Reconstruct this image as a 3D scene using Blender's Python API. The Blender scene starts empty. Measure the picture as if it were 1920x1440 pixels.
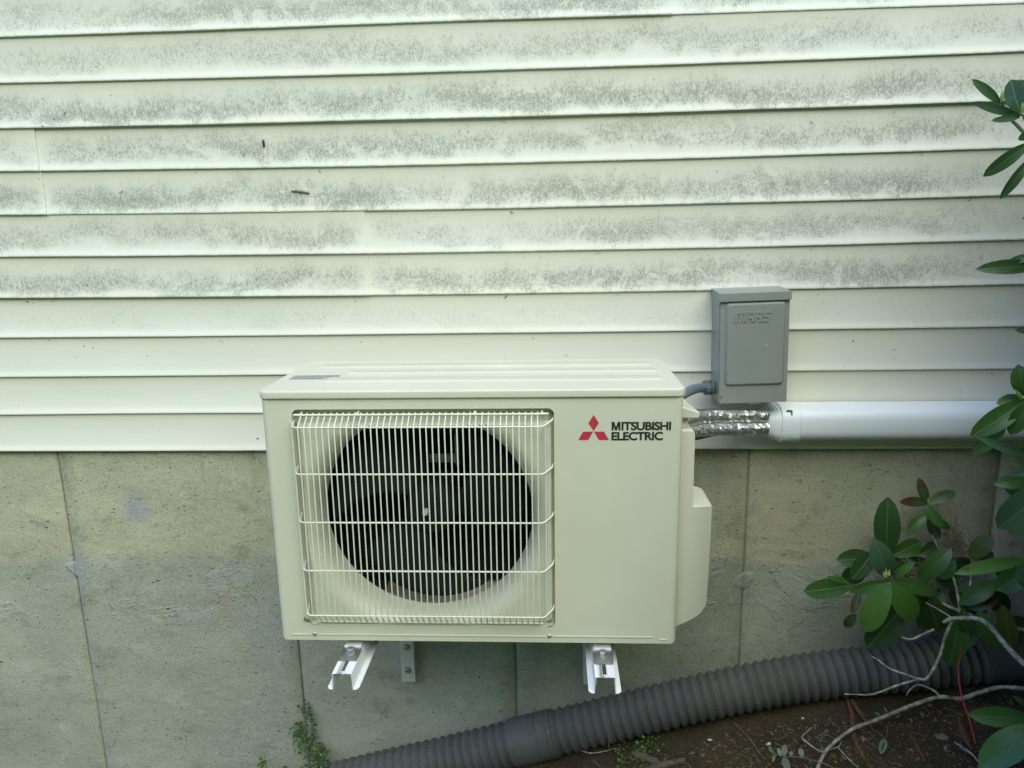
import bpy, bmesh, math, random
from mathutils import Vector, Matrix, noise
random.seed(7)
C = bpy.context.scene.collection
PI = math.pi
# ------------------------------------------------------------------ camera
CP = Vector((0.56233, -1.33693, 0.81722)); PITCH, YAW, ROLL, FPX = 0.21222, 0.0593, -0.02143, 1380.47
_f = Vector((-math.sin(YAW)*math.cos(PITCH), math.cos(YAW)*math.cos(PITCH), -math.sin(PITCH)))
_r0 = Vector((math.cos(YAW), math.sin(YAW), 0)); _u0 = _r0.cross(_f)
CR = _r0*math.cos(ROLL) + _u0*math.sin(ROLL); CU = _u0*math.cos(ROLL) - _r0*math.sin(ROLL); CF = _f
cam = bpy.data.cameras.new('camera'); camo = bpy.data.objects.new('camera', cam); C.objects.link(camo)
camo.matrix_world = Matrix(((CR.x, CU.x, -CF.x, CP.x), (CR.y, CU.y, -CF.y, CP.y), (CR.z, CU.z, -CF.z, CP.z), (0, 0, 0, 1)))
cam.sensor_width = 36; cam.lens = FPX/1920*36; cam.clip_start = .02; cam.clip_end = 500
bpy.context.scene.camera = camo
# ------------------------------------------------------------------ light
SUN_EL, SUN_AZ = math.radians(35), math.radians(18)      # azimuth measured from straight in front of the wall, + = from the right
world = bpy.data.worlds.new('World'); bpy.context.scene.world = world; world.use_nodes = True
wn = world.node_tree; bg = wn.nodes['Background']
sky = wn.nodes.new('ShaderNodeTexSky'); sky.sky_type = 'NISHITA'; sky.sun_disc = False
sdir = Vector((math.sin(SUN_AZ)*math.cos(SUN_EL), -math.cos(SUN_AZ)*math.cos(SUN_EL), math.sin(SUN_EL)))
sky.sun_elevation = SUN_EL; sky.sun_rotation = math.atan2(sdir.x, sdir.y)
sky.dust_density = .4; sky.ozone_density = 3
tint = wn.nodes.new('ShaderNodeMix'); tint.data_type = 'RGBA'; tint.blend_type = 'MULTIPLY'; tint.inputs[0].default_value = 1
tint.inputs[7].default_value = (.80, 1.06, 1.50, 1)
wn.links.new(sky.outputs[0], tint.inputs[6]); wn.links.new(tint.outputs[2], bg.inputs[0])
bg.inputs[1].default_value = .15
sl = bpy.data.lights.new('sun', 'SUN'); so = bpy.data.objects.new('sun', sl); C.objects.link(so)
sl.energy = 2.5; sl.angle = math.radians(85); sl.color = (1, .945, .54)
so.rotation_euler = (-sdir).to_track_quat('-Z', 'Y').to_euler()
vs = bpy.context.scene.view_settings
vs.view_transform = 'Standard'; vs.look = 'None'; vs.gamma = 1; vs.use_curve_mapping = False; vs.exposure = 1.22
bpy.context.scene.render.engine = 'CYCLES'

W = 0.4706
def ray(px, py): return CF + (px-960)/FPX*CR - (py-720)/FPX*CU
def at(px, py, Y):
    d = ray(px, py); return CP + d*((Y-CP.y)/d.y)
# ------------------------------------------------------------------ materials
def lin(c): return tuple(c)+(1,)
class Mt:
    def __init__(s, name):
        s.m = bpy.data.materials.new(name); s.m.use_nodes = True; s.t = s.m.node_tree
        s.b = s.t.nodes['Principled BSDF']
    def n(s, typ, **k):
        nd = s.t.nodes.new(typ)
        for a, v in k.items(): setattr(nd, a, v)
        return nd
    def l(s, a, b): s.t.links.new(a, b)
    def coord(s, kind='Object', scale=(1,1,1)):
        if kind == 'Position': o = s.n('ShaderNodeNewGeometry').outputs['Position']
        else: o = s.n('ShaderNodeTexCoord').outputs[kind]
        mp = s.n('ShaderNodeMapping'); mp.inputs['Scale'].default_value = scale; s.l(o, mp.inputs[0]); return mp.outputs[0]
    def noise(s, vec, scale, detail=4, rough=.55, dist=0):
        nd = s.n('ShaderNodeTexNoise'); nd.inputs['Scale'].default_value = scale; nd.inputs['Detail'].default_value = detail
        nd.inputs['Roughness'].default_value = rough; nd.inputs['Distortion'].default_value = dist; s.l(vec, nd.inputs['Vector']); return nd.outputs[0]
    def ramp(s, fac, stops, interp='LINEAR'):
        nd = s.n('ShaderNodeValToRGB'); nd.color_ramp.interpolation = interp
        e = nd.color_ramp.elements
        while len(e) < len(stops): e.new(.5)
        for i, (p, c) in enumerate(stops):
            e[i].position = p; e[i].color = c if len(c) == 4 else tuple(c)+(1,)
        s.l(fac, nd.inputs[0]); return nd.outputs[0]
    def r1(s, fac, stops): return s.ramp(fac, [(p, (v, v, v)) for p, v in stops])
    def math(s, op, a, b=None, c=None, clamp=False):
        nd = s.n('ShaderNodeMath', operation=op); nd.use_clamp = clamp
        for i, v in enumerate((a, b, c)):
            if v is None: continue
            if isinstance(v, (int, float)): nd.inputs[i].default_value = v
            else: s.l(v, nd.inputs[i])
        return nd.outputs[0]
    def mix(s, fac, a, b, blend='MIX'):
        nd = s.n('ShaderNodeMix', data_type='RGBA', blend_type=blend)
        for i, v in ((0, fac), (6, a), (7, b)):
            if isinstance(v, (int, float)): nd.inputs[i].default_value = v
            elif isinstance(v, (tuple, list)): nd.inputs[i].default_value = tuple(v)+((1,) if len(v) == 3 else ())
            else: s.l(v, nd.inputs[i])
        return nd.outputs[2]
    def bump(s, h, strength=.3, dist=.001):
        nd = s.n('ShaderNodeBump'); nd.inputs['Strength'].default_value = strength; nd.inputs['Distance'].default_value = dist
        s.l(h, nd.inputs['Height']); s.l(nd.outputs[0], s.b.inputs['Normal'])
    def col(s, c):
        if isinstance(c, (tuple, list)): s.b.inputs['Base Color'].default_value = lin(c)
        else: s.l(c, s.b.inputs['Base Color'])
    def set(s, **k):
        for a, v in k.items(): s.b.inputs[a.replace('_', ' ')].default_value = v
        return s
def simple(name, c, rough=.5, metal=0, var=.12, vscale=30, bump=0, bscale=300, **k):
    m = Mt(name); v = m.coord('Object'); n = m.noise(v, vscale)
    a = tuple(x*(1-var) for x in c); b = tuple(min(1, x*(1+var)) for x in c)
    m.col(m.ramp(n, [(.3, a), (.7, b)])); m.set(Roughness=rough, Metallic=metal, **k)
    if bump: m.bump(m.noise(v, bscale, 3), bump, .0006)
    return m.m

def siding_mat():
    m = Mt('weathered_vinyl')
    uv = m.n('ShaderNodeTexCoord').outputs['UV']; sp = m.n('ShaderNodeSeparateXYZ'); m.l(uv, sp.inputs[0]); u, v = sp.outputs[0], sp.outputs[1]
    P = m.n('ShaderNodeNewGeometry').outputs['Position']
    def attr(nm):
        a = m.n('ShaderNodeAttribute', attribute_type='OBJECT', attribute_name=nm); return a.outputs['Fac']
    dirt, jx = attr('dirt'), attr('joint')
    off = m.n('ShaderNodeCombineXYZ'); m.l(m.math('MULTIPLY', attr('seed'), 3.7), off.inputs[1]); 
    vv = m.n('ShaderNodeVectorMath', operation='ADD'); m.l(P, vv.inputs[0]); m.l(off.outputs[0], vv.inputs[1]); V = vv.outputs[0]
    def sc(vec, s3):
        mp = m.n('ShaderNodeMapping'); mp.inputs['Scale'].default_value = s3; m.l(vec, mp.inputs[0]); return mp.outputs[0]
    wav = m.noise(sc(V, (5, 5, 2)), 1, 3)                    # band height wanders along the board
    wav2 = m.noise(sc(V, (17, 10, 3)), 1, 4, .65)
    vb = m.math('ADD', m.math('ADD', m.math('ADD', v, m.math('MULTIPLY', m.math('SUBTRACT', wav2, .5), .55)), m.math('MULTIPLY', m.math('SUBTRACT', m.math('FRACT', m.math('MULTIPLY', attr('seed'), 3.31)), .5), .26)), m.math('MULTIPLY', m.math('SUBTRACT', wav, .5), .75))
    band = m.r1(vb, [(0, .22), (.12, .32), (.24, .85), (.42, 1), (.62, .80), (.80, .42), (1, .12)])
    patch = m.r1(m.noise(sc(V, (3.2, 3, 9)), 1, 4, .6), [(.30, .48), (.56, 1)])
    wipe = m.r1(m.noise(sc(V, (13, 10, 15)), 1, 5, .65, 1.2), [(.34, .15), (.47, 1)])
    # clean zones near board ends and far right
    jd = m.math('ABSOLUTE', m.math('SUBTRACT', u, jx)); jd = m.math('ADD', jd, m.math('MULTIPLY', m.noise(sc(V, (40, 30, 60)), 1, 3), .03))
    jm = m.r1(m.math('MULTIPLY', jd, 10), [(.15, .12), (.42, .8), (.7, 1)])
    px = m.math('ADD', u, m.math('MULTIPLY', m.math('SUBTRACT', m.noise(sc(V, (9, 9, 22)), 1, 4), .5), .35))
    rm = m.r1(m.math('MULTIPLY', px, .5), [(.74, 1), (.84, .45), (.95, .3)])
    amt = m.math('MULTIPLY', m.math('MULTIPLY', band, patch), m.math('MULTIPLY', jm, rm))
    amt = m.math('MULTIPLY', amt, m.math('ADD', .42, m.math('MULTIPLY', wipe, .58)))
    amt = m.math('MULTIPLY', amt, dirt)
    # specks: fine vertical streaks whose density follows amt
    s1 = m.noise(sc(V, (430, 250, 190)), 1, 2, .6); s2 = m.noise(sc(V, (650, 400, 420)), 1, 2, .6); s3 = m.noise(sc(V, (120, 80, 70)), 1, 3, .6)
    sp1 = m.math('ADD', m.math('ADD', m.math('MULTIPLY', s1, .5), m.math('MULTIPLY', s2, .25)), m.math('MULTIPLY', s3, .25))
    th = m.math('SUBTRACT', .60, m.math('MULTIPLY', amt, .20))
    spk = m.math('MULTIPLY', m.math('SUBTRACT', sp1, th), 7.5, clamp=True)
    spk = m.math('MULTIPLY', spk, m.math('MINIMUM', m.math('MULTIPLY', amt, 3), 1))
    film = m.math('MULTIPLY', amt, .50)
    yel = m.r1(m.noise(sc(V, (2, 2, 12)), 1, 4), [(.3, 0), (.75, 1)])
    base = m.mix(yel, (.82, .80, .70), (.79, .765, .64))
    c = m.mix(film, base, (.41, .425, .325))
    c = m.mix(m.math('MULTIPLY', spk, .60), c, (.165, .175, .135))
    # grime line on the butt edge
    eg = m.r1(v, [(0, 1), (.012, .6), (.035, 0)])
    en = m.r1(m.noise(sc(V, (60, 40, 200)), 1, 4), [(.38, 0), (.6, 1)])
    c = m.mix(m.math('MULTIPLY', m.math('MULTIPLY', eg, en), m.math('MULTIPLY', m.math('ADD', dirt, .05), .5)), c, (.12, .13, .08))
    # shade under the next butt, painted as a yellow-olive top gradient
    lip_shade = m.r1(m.math('ADD', v, m.math('MULTIPLY', m.math('SUBTRACT', wav, .5), .2)), [(.40, 0), (.75, .45), (1, 1)])
    c = m.mix(m.math('MULTIPLY', lip_shade, .52), c, (.54, .50, .33))
    # few single dots
    dn = m.noise(sc(V, (95, 60, 75)), 1, 1)
    c = m.mix(m.math('MULTIPLY', m.math('SUBTRACT', dn, .80), 30, clamp=True), c, (.06, .06, .04))
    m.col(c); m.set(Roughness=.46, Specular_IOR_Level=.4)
    g = m.noise(sc(V, (14, 10, 160)), 1, 4); h = m.math('ADD', m.math('MULTIPLY', g, .5), m.math('MULTIPLY', m.noise(sc(V, (200, 200, 200)), 1, 3), .5))
    m.bump(h, .22, .0012)
    return m.m

def concrete_mat():
    m = Mt('poured_concrete')
    P = m.coord('Position'); sx = m.n('ShaderNodeSeparateXYZ'); m.l(P, sx.inputs[0]); x, z = sx.outputs[0], sx.outputs[2]
    def sc(s3):
        mp = m.n('ShaderNodeMapping'); mp.inputs['Scale'].default_value = s3; m.l(P, mp.inputs[0]); return mp.outputs[0]
    big = m.noise(sc((2.2, 2, 4)), 1, 5, .6); mid = m.noise(sc((11, 11, 18)), 1, 5, .65)
    zb = m.math('ADD', z, m.math('MULTIPLY', m.math('SUBTRACT', m.noise(sc((3, 3, 3)), 1, 6, .65), .5), .13))
    low = m.r1(m.math('ADD', zb, .5), [(.43, 1), (.455, 0)])
    up = m.ramp(big, [(.3, (.425, .395, .265)), (.7, (.56, .525, .36))])
    lo = m.ramp(big, [(.3, (.335, .345, .275)), (.72, (.45, .455, .355))])
    c = m.mix(low, up, lo)
    c = m.mix(m.r1(mid, [(.35, 0), (.75, .45)]), c, (.27, .275, .21))
    mo = m.noise(sc((6, 6, 9)), 1, 7, .72, .3); c = m.mix(m.r1(mo, [(.54, 0), (.66, .75)]), c, (.24, .245, .185)); c = m.mix(m.r1(mo, [(.33, .45), (.44, 0)]), c, (.56, .56, .46))
    
    # smoother pale skin patches below the pour line
    pt = m.r1(m.noise(sc((4, 4, 6)), 1, 6, .7, .4), [(.52, 0), (.56, 1)])
    bandz = m.r1(m.math('ADD', zb, .5), [(.22, 0), (.27, 1), (.44, 1), (.46, 0)])
    c = m.mix(m.math('MULTIPLY', m.math('MULTIPLY', pt, bandz), .55), c, (.38, .40, .37))
    # bluish smudge and rust smudge
    def blob(cx, cz, r, colr, k):
        nonlocal c
        dx = m.math('SUBTRACT', x, cx); dz = m.math('SUBTRACT', z, cz)
        d = m.math('SQRT', m.math('ADD', m.math('MULTIPLY', dx, dx), m.math('MULTIPLY', m.math('MULTIPLY', dz, dz), .6)))
        d = m.math('ADD', m.math('DIVIDE', d, r), m.math('MULTIPLY', m.math('SUBTRACT', m.noise(sc((16, 16, 16)), 1, 4), .5), 1.6))
        c = m.mix(m.math('MULTIPLY', m.r1(d, [(.1, 1), (1, 0)]), k), c, colr)
    blob(-.58, .083, .055, (.29, .335, .38), .7)
    blob(-.35, -.20, .08, (.46, .34, .22), .35); blob(-.77, -.09, .06, (.36, .39, .38), .7)
    blob(1.05, -.11, .07, (.25, .26, .23), .6); blob(.45, -.25, .10, (.44, .34, .22), .25); blob(-.22, -.30, .10, (.37, .39, .37), .6)
    # seams darken
    # fine pitting, horizontal drag marks
    fine = m.noise(sc((170, 170, 210)), 1, 4, .7); pit = m.n('ShaderNodeTexVoronoi'); pit.inputs['Scale'].default_value = 1
    m.l(sc((42, 42, 75)), pit.inputs['Vector'])
    pr = m.noise(sc((22, 22, 30)), 1, 2)
    rad = m.r1(pr, [(.55, 0), (.75, .28)])
    pd = m.math('SUBTRACT', rad, pit.outputs['Distance']); pm = m.math('MULTIPLY', pd, 14, clamp=True)
    c = m.mix(m.math('MULTIPLY', m.r1(fine, [(.53, 0), (.68, .9)]), .62), c, (.17, .17, .125))
    c = m.mix(m.math('MULTIPLY', m.r1(fine, [(.34, .8), (.47, 0)]), .45), c, (.56, .54, .43))
    c = m.mix(m.math('MULTIPLY', pm, .75), c, (.07, .07, .05))
    pit2 = m.n('ShaderNodeTexVoronoi'); pit2.inputs['Scale'].default_value = 1; m.l(sc((75, 75, 150)), pit2.inputs['Vector'])
    r2 = m.r1(m.noise(sc((35, 35, 50)), 1, 2), [(.48, 0), (.66, .34)]); pm2 = m.math('MULTIPLY', m.math('SUBTRACT', r2, pit2.outputs['Distance']), 9, clamp=True)
    c = m.mix(m.math('MULTIPLY', pm2, .5), c, (.12, .12, .085)); pm = m.math('MAXIMUM', pm, m.math('MULTIPLY', pm2, .6))
    # form seams: thin dark lines beside a paler ridge
    for sxp in (-1.385, -.774, -.160, .448, 1.055, 1.673):
        dx = m.math('ABSOLUTE', m.math('ADD', m.math('SUBTRACT', x, sxp), m.math('MULTIPLY', m.math('SUBTRACT', m.noise(sc((2, 2, 14)), 1, 3), .5), .004)))
        c = m.mix(m.r1(m.math('MULTIPLY', dx, 40), [(.08, .42), (.20, 0)]), c, (.17, .17, .13))
    # vertical damp streaks from under the siding
    st = m.r1(m.noise(sc((26, 20, 1.2)), 1, 4, .6), [(.55, 0), (.75, 1)])
    tz = m.r1(m.math('ADD', z, .5), [(.45, 0), (.755, 1)])
    c = m.mix(m.math('MULTIPLY', m.math('MULTIPLY', st, tz), .35), c, (.14, .13, .08))
    m.col(c); m.set(Roughness=.85, Specular_IOR_Level=.25)
    h = m.math('ADD', m.math('MULTIPLY', fine, .35), m.math('MULTIPLY', m.noise(sc((34, 34, 38)), 1, 6, .62), .6))
    h = m.math('ADD', m.math('SUBTRACT', h, m.math('MULTIPLY', pm, .8)), m.math('MULTIPLY', m.math('MULTIPLY', pt, bandz), .35))
    m.bump(h, .9, .005)
    return m.m

def soil_mat():
    m = Mt('dark_soil'); P = m.coord('Position')
    a = m.noise(P, 9, 6, .65); b = m.noise(P, 120, 5, .7); v = m.n('ShaderNodeTexVoronoi'); v.inputs['Scale'].default_value = 140; m.l(P, v.inputs['Vector'])
    c = m.ramp(a, [(.3, (.040, .030, .016)), (.7, (.10, .074, .042))])
    c = m.mix(m.r1(b, [(.45, 0), (.7, .8)]), c, (.030, .023, .013))
    c = m.mix(m.r1(v.outputs['Distance'], [(0, .55), (.25, 0)]), c, (.14, .11, .07))
    mo = m.r1(m.noise(P, 5, 5, .6), [(.55, 0), (.7, .55)]); c = m.mix(mo, c, (.05, .07, .022))
    m.col(c); m.set(Roughness=.95, Specular_IOR_Level=.15)
    m.bump(m.math('ADD', b, m.math('MULTIPLY', v.outputs['Distance'], .7)), .9, .004)
    return m.m
def grass_mat():
    m = Mt('lawn_grass'); P = m.coord('Position')
    c = m.ramp(m.noise(P, 3, 8, .7), [(.3, (.15, .20, .045)), (.7, (.23, .28, .07))]); m.col(c); m.set(Roughness=.9); return m.m
def leaf_mat(name, a, b, rough=.38, vein=(.12, .20, .06), back=(.10, .16, .07), spots=0):
    m = Mt(name); uv = m.n('ShaderNodeTexCoord').outputs['UV']; s = m.n('ShaderNodeSeparateXYZ'); m.l(uv, s.inputs[0])
    u, v = s.outputs[0], s.outputs[1]; o = m.coord('Object'); rnd = m.n('ShaderNodeObjectInfo').outputs['Random']
    nz = m.noise(o, 28, 4, .6)
    c = m.mix(m.math('MULTIPLY', m.math('ADD', nz, rnd), .5), a, b)
    d = m.math('ABSOLUTE', m.math('SUBTRACT', v, .5))
    mid = m.r1(d, [(0, 1), (.018, .8), (.035, 0)])
    w = m.math('SINE', m.math('MULTIPLY', m.math('ADD', u, m.math('MULTIPLY', d, -.45)), 75)); ve = m.r1(w, [(.86, 0), (1, .13)])
    c = m.mix(m.math('MAXIMUM', m.math('MULTIPLY', mid, .75), ve), c, vein)
    if spots: 
        tipm = m.r1(m.math('ADD', u, m.math('MULTIPLY', m.noise(o, 60, 3), .5)), [(1.20-spots, 0), (1.33-spots, 1)])
        c = m.mix(tipm, c, (.09, .045, .018))
    fl = m.noise(o, 160, 2); c = m.mix(m.math('MULTIPLY', m.math('SUBTRACT', fl, .70), 6, clamp=True), c, (.20, .24, .16))
    br_ = m.noise(o, 45, 3, .6); c = m.mix(m.math('MULTIPLY', m.math('SUBTRACT', br_, .66), 14, clamp=True), c, (.10, .07, .025))
    bf = m.n('ShaderNodeNewGeometry').outputs['Backfacing']
    c = m.mix(bf, c, back)
    m.col(c); m.set(Roughness=rough, Specular_IOR_Level=.45)
    m.bump(m.math('ADD', m.math('MULTIPLY', mid, -1), m.math('MULTIPLY', m.math('ADD', nz, ve), .5)), .35, .0015)
    tr = m.n('ShaderNodeBsdfTranslucent'); m.l(m.mix(.5, c, (.16, .28, .03)), tr.inputs[0])
    mx = m.n('ShaderNodeMixShader'); mx.inputs[0].default_value = .16; m.l(m.b.outputs[0], mx.inputs[1]); m.l(tr.outputs[0], mx.inputs[2])
    m.l(mx.outputs[0], m.t.nodes['Material Output'].inputs[0])
    return m.m
def foil_mat():
    m = Mt('crinkled_foil'); v = m.coord('Object')
    vo = m.n('ShaderNodeTexVoronoi', feature='F1'); vo.inputs['Scale'].default_value = 85; m.l(v, vo.inputs['Vector'])
    n = m.noise(v, 120, 4, .7, 1.5)
    m.col(m.ramp(n, [(.3, (.55, .56, .50)), (.6, (.86, .86, .78))])); m.set(Metallic=.9, Roughness=.30)
    m.bump(m.math('ADD', m.math('MULTIPLY', vo.outputs['Distance'], 1.2), n), .35, .003); return m.m
def hose_mat():
    m = Mt('dusty_black_plastic'); P = m.coord('Position')
    n = m.noise(P, 12, 5, .6); f = m.noise(P, 90, 4, .65)
    up = m.n('ShaderNodeSeparateXYZ'); g = m.n('ShaderNodeNewGeometry'); m.l(g.outputs['Normal'], up.inputs[0])
    c = m.ramp(n, [(.3, (.075, .075, .072)), (.7, (.115, .115, .11))])
    du = m.math('MULTIPLY', m.r1(up.outputs[2], [(.0, .15), (.9, .9)]), m.r1(f, [(.35, .1), (.65, .75)]))
    c = m.mix(du, c, (.15, .14, .115)); c = m.mix(m.r1(f, [(.66, 0), (.74, .5)]), c, (.28, .27, .22))
    pn = m.n('ShaderNodeNewGeometry').outputs['Pointiness']
    c = m.mix(m.r1(pn, [(.53, 0), (.60, .5)]), c, (.20, .20, .18))  # highlight along the ridge crests, painted into the colour
    m.col(c); m.set(Roughness=.62, Specular_IOR_Level=.35); m.bump(f, .3, .001); return m.m
def bark_mat():
    m = Mt('lichen_bark'); v = m.coord('Object'); n = m.noise(v, 70, 5, .7)
    m.col(m.ramp(n, [(.3, (.10, .085, .055)), (.5, (.30, .28, .21)), (.64, (.55, .55, .46))])); m.set(Roughness=.9)
    m.bump(m.noise(v, 160, 4), .7, .002); return m.m
M = {}
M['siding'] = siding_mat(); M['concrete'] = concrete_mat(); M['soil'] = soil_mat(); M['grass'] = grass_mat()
M['ivory'] = simple('ivory_enamel', (.625, .60, .465), .36, var=.035, vscale=5, bump=.06, bscale=900)
M['ivory_plastic'] = simple('ivory_plastic', (.62, .605, .49), .42, var=.02, vscale=5)
M['wire'] = simple('ivory_wire', (.72, .72, .58), .35, var=.03)
M['white'] = simple('white_enamel', (.80, .81, .80), .35, var=.03)
M['post'] = simple('cream_steel', (.60, .59, .49), .42, var=.04)
M['zinc'] = simple('zinc_plate', (.36, .37, .36), .36, .85, .15, 60, bump=.2)
M['bolt'] = simple('galvanized_bolt', (.42, .43, .42), .42, .85, .15, 120, bump=.3)
M['screw'] = simple('bright_screw', (.60, .60, .56), .22, 1, .1)
M['fanbolt'] = simple('hub_bolt', (.75, .77, .74), .3, .5, .1)
M['grey'] = simple('grey_enamel', (.26, .275, .245), .40, var=.05, vscale=8, bump=.08, bscale=600)
M['conduit'] = simple('conduit_grey', (.14, .175, .205), .42, var=.08)
M['nut'] = simple('conduit_fitting', (.115, .135, .15), .5, var=.1)
M['pvc'] = simple('white_pvc', (.80, .82, .80), .38, var=.02, vscale=4)
M['foil'] = foil_mat(); M['hose'] = hose_mat(); M['bark'] = bark_mat()
M['dark'] = simple('dark_plastic', (.022, .025, .027), .45, var=.2)
M['fan'] = simple('fan_plastic', (.009, .012, .013), .7, var=.1, Specular_IOR_Level=.2)
M['coil'] = simple('dark_coil', (.010, .012, .013), .7, var=.3)
M['motor'] = simple('motor_bracket', (.34, .34, .28), .5, .3, .15)
M['black'] = simple('black_print', (.016, .018, .015), .5, var=.05)
M['red'] = simple('red_print', (.50, .035, .055), .4, var=.04)
M['sticker'] = simple('sticker_film', (.40, .42, .38), .4, var=.06, vscale=200)
M['greyprint'] = simple('grey_print', (.16, .175, .165), .5, var=.15, vscale=400)
M['redwire'] = simple('red_wire', (.36, .02, .02), .4, var=.1)
M['leaf'] = leaf_mat('rhododendron_leaf', (.038, .098, .018), (.064, .155, .030))
M['leaf2'] = leaf_mat('rhododendron_leaf_young', (.066, .165, .026), (.10, .22, .040))
M['leafd'] = leaf_mat('rhododendron_leaf_old', (.024, .064, .018), (.044, .102, .030))
M['leafb'] = leaf_mat('rhododendron_leaf_browning', (.035, .075, .018), (.055, .10, .025), spots=.45)
M['leafy'] = leaf_mat('rhododendron_leaf_yellowing', (.065, .095, .018), (.11, .12, .025), spots=.12)
M['leafg'] = leaf_mat('rhododendron_leaf_sheen', (.045, .105, .050), (.065, .135, .065), rough=.5)
M['bud'] = simple('leaf_bud', (.26, .34, .07), .5, var=.2, vscale=60)
M['stem'] = simple('green_stem', (.085, .11, .035), .6, var=.25, vscale=60)
M['weed'] = leaf_mat('weed_leaf', (.07, .15, .03), (.14, .25, .06))
M['palegreen'] = leaf_mat('pale_leaf', (.17, .21, .13), (.26, .29, .20), vein=(.10, .16, .08))
M['dry'] = simple('dry_stalk', (.20, .16, .095), .9, var=.4, vscale=90)
M['redbark'] = simple('red_bark_strip', (.13, .062, .028), .95, var=.45, vscale=70, bump=.8, bscale=200)
M['wood'] = simple('weathered_wood', (.13, .10, .065), .9, var=.4, vscale=60, bump=.8, bscale=150)
M['stone'] = simple('small_stone', (.17, .18, .15), .85, var=.3, vscale=80, bump=.6, bscale=120)
M['bit'] = simple('white_chip', (.70, .72, .74), .6, var=.1)
M['brownleaf'] = simple('dead_leaf', (.12, .078, .042), .85, var=.45, vscale=70, bump=.5)
# ------------------------------------------------------------------ builders
class MB:
    def __init__(s): s.v = []; s.f = []; s.uv = []
    def add(s, vs, fs, uvs=None):
        o = len(s.v); s.v += [tuple(p) for p in vs]; s.f += [tuple(i+o for i in f) for f in fs]
        s.uv += list(uvs) if uvs else [(0, 0)]*len(vs); return s
    def box(s, x0, x1, y0, y1, z0, z1):
        vs = [(x, y, z) for x in (x0, x1) for y in (y0, y1) for z in (z0, z1)]
        return s.add(vs, [(0,1,3,2), (4,6,7,5), (0,4,5,1), (2,3,7,6), (0,2,6,4), (1,5,7,3)])
    def prism(s, pts, d):      # pts: ordered 3D polygon, d: extrusion vector
        n = len(pts); d = Vector(d); vs = [Vector(p) for p in pts]+[Vector(p)+d for p in pts]
        return s.add(vs, [tuple(range(n))[::-1], tuple(range(n, 2*n))]+[(i, (i+1) % n, n+(i+1) % n, n+i) for i in range(n)])
    def tube(s, path, r, seg=8, cap=True, squash=None):
        P = [Vector(p) for p in path]; n = len(P); R = r if isinstance(r, (list, tuple)) else [r]*n
        t0 = (P[1]-P[0]).normalized(); a = Vector((0, 0, 1)) if abs(t0.z) < .9 else Vector((1, 0, 0)); a = (a - t0*a.dot(t0)).normalized()
        vs = []
        for i in range(n):
            t = (P[min(i+1, n-1)]-P[max(i-1, 0)]).normalized(); a = (a-t*a.dot(t)).normalized(); b = t.cross(a)
            for k in range(seg):
                q = 2*PI*k/seg; vs.append(P[i]+(a*math.cos(q)+b*math.sin(q))*R[i])
        fs = [(i*seg+k, i*seg+(k+1) % seg, (i+1)*seg+(k+1) % seg, (i+1)*seg+k) for i in range(n-1) for k in range(seg)]
        if cap: fs += [tuple(range(seg))[::-1], tuple((n-1)*seg+k for k in range(seg))]
        return s.add(vs, fs)
    def lathe(s, prof, c, ax, seg=16, cap=True):   # prof: (t along ax, radius)
        c = Vector(c); ax = Vector(ax).normalized(); a = ax.orthogonal().normalized(); b = ax.cross(a); vs = []
        for t, r in prof:
            for k in range(seg): q = 2*PI*k/seg; vs.append(c+ax*t+(a*math.cos(q)+b*math.sin(q))*r)
        n = len(prof); fs = [(i*seg+k, i*seg+(k+1) % seg, (i+1)*seg+(k+1) % seg, (i+1)*seg+k) for i in range(n-1) for k in range(seg)]
        if cap: fs += [tuple(range(seg))[::-1], tuple((n-1)*seg+k for k in range(seg))]
        return s.add(vs, fs)
    def ball(s, c, r, seg=8):
        return s.lathe([(-r*math.cos(PI*i/6), max(1e-5, r*math.sin(PI*i/6))) for i in range(7)], c, (0, 0, 1), seg, False)
    def build(s, name, mat, parent=None, smooth=None, bevel=0, seg=2, origin=None, recalc=True, weld=False):
        me = bpy.data.meshes.new(name); o0 = Vector((0, 0, 0))
        if origin is not None: o0 = Vector(origin)
        elif parent is not None:
            p = parent
            while p is not None: o0 = o0+Vector(p.location); p = p.parent
            if parent.get('localbuild') : o0 = Vector((0, 0, 0))
        me.from_pydata([tuple(Vector(v)-o0) for v in s.v], [], s.f)
        ul = me.uv_layers.new(name='UVMap'); li = [0]*len(me.loops); me.loops.foreach_get('vertex_index', li)
        buf = []
        for i in li: buf += s.uv[i]
        ul.data.foreach_set('uv', buf)
        bm = bmesh.new(); bm.from_mesh(me)
        if weld: bmesh.ops.remove_doubles(bm, verts=bm.verts, dist=1e-5)
        if recalc: bmesh.ops.recalc_face_normals(bm, faces=bm.faces)
        if bevel:
            ed = [e for e in bm.edges if len(e.link_faces) == 2 and e.calc_face_angle(0) > .5]
            bmesh.ops.bevel(bm, geom=ed, offset=bevel, segments=seg, affect='EDGES', profile=.6, clamp_overlap=True)
            smooth = 35 if smooth is None else smooth
        if smooth is not None:
            for f in bm.faces: f.smooth = True
            for e in bm.edges:
                if len(e.link_faces) == 2 and math.degrees(e.calc_face_angle(0)) > smooth: e.smooth = False
        bm.to_mesh(me); bm.free(); me.materials.append(M[mat]); me.update()
        o = bpy.data.objects.new(name, me); C.objects.link(o)
        if bevel or name == 'lid': wm = o.modifiers.new('normals', 'WEIGHTED_NORMAL'); wm.keep_sharp = True; wm.weight = 100
        if parent is not None: o.parent = parent
        elif origin is not None: o.location = origin
        return o
def tag(o, label=None, cat=None, group=None, kind=None):
    if label: o['label'] = label
    if cat: o['category'] = cat
    if group: o['group'] = group
    if kind: o['kind'] = kind
    return o
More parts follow.
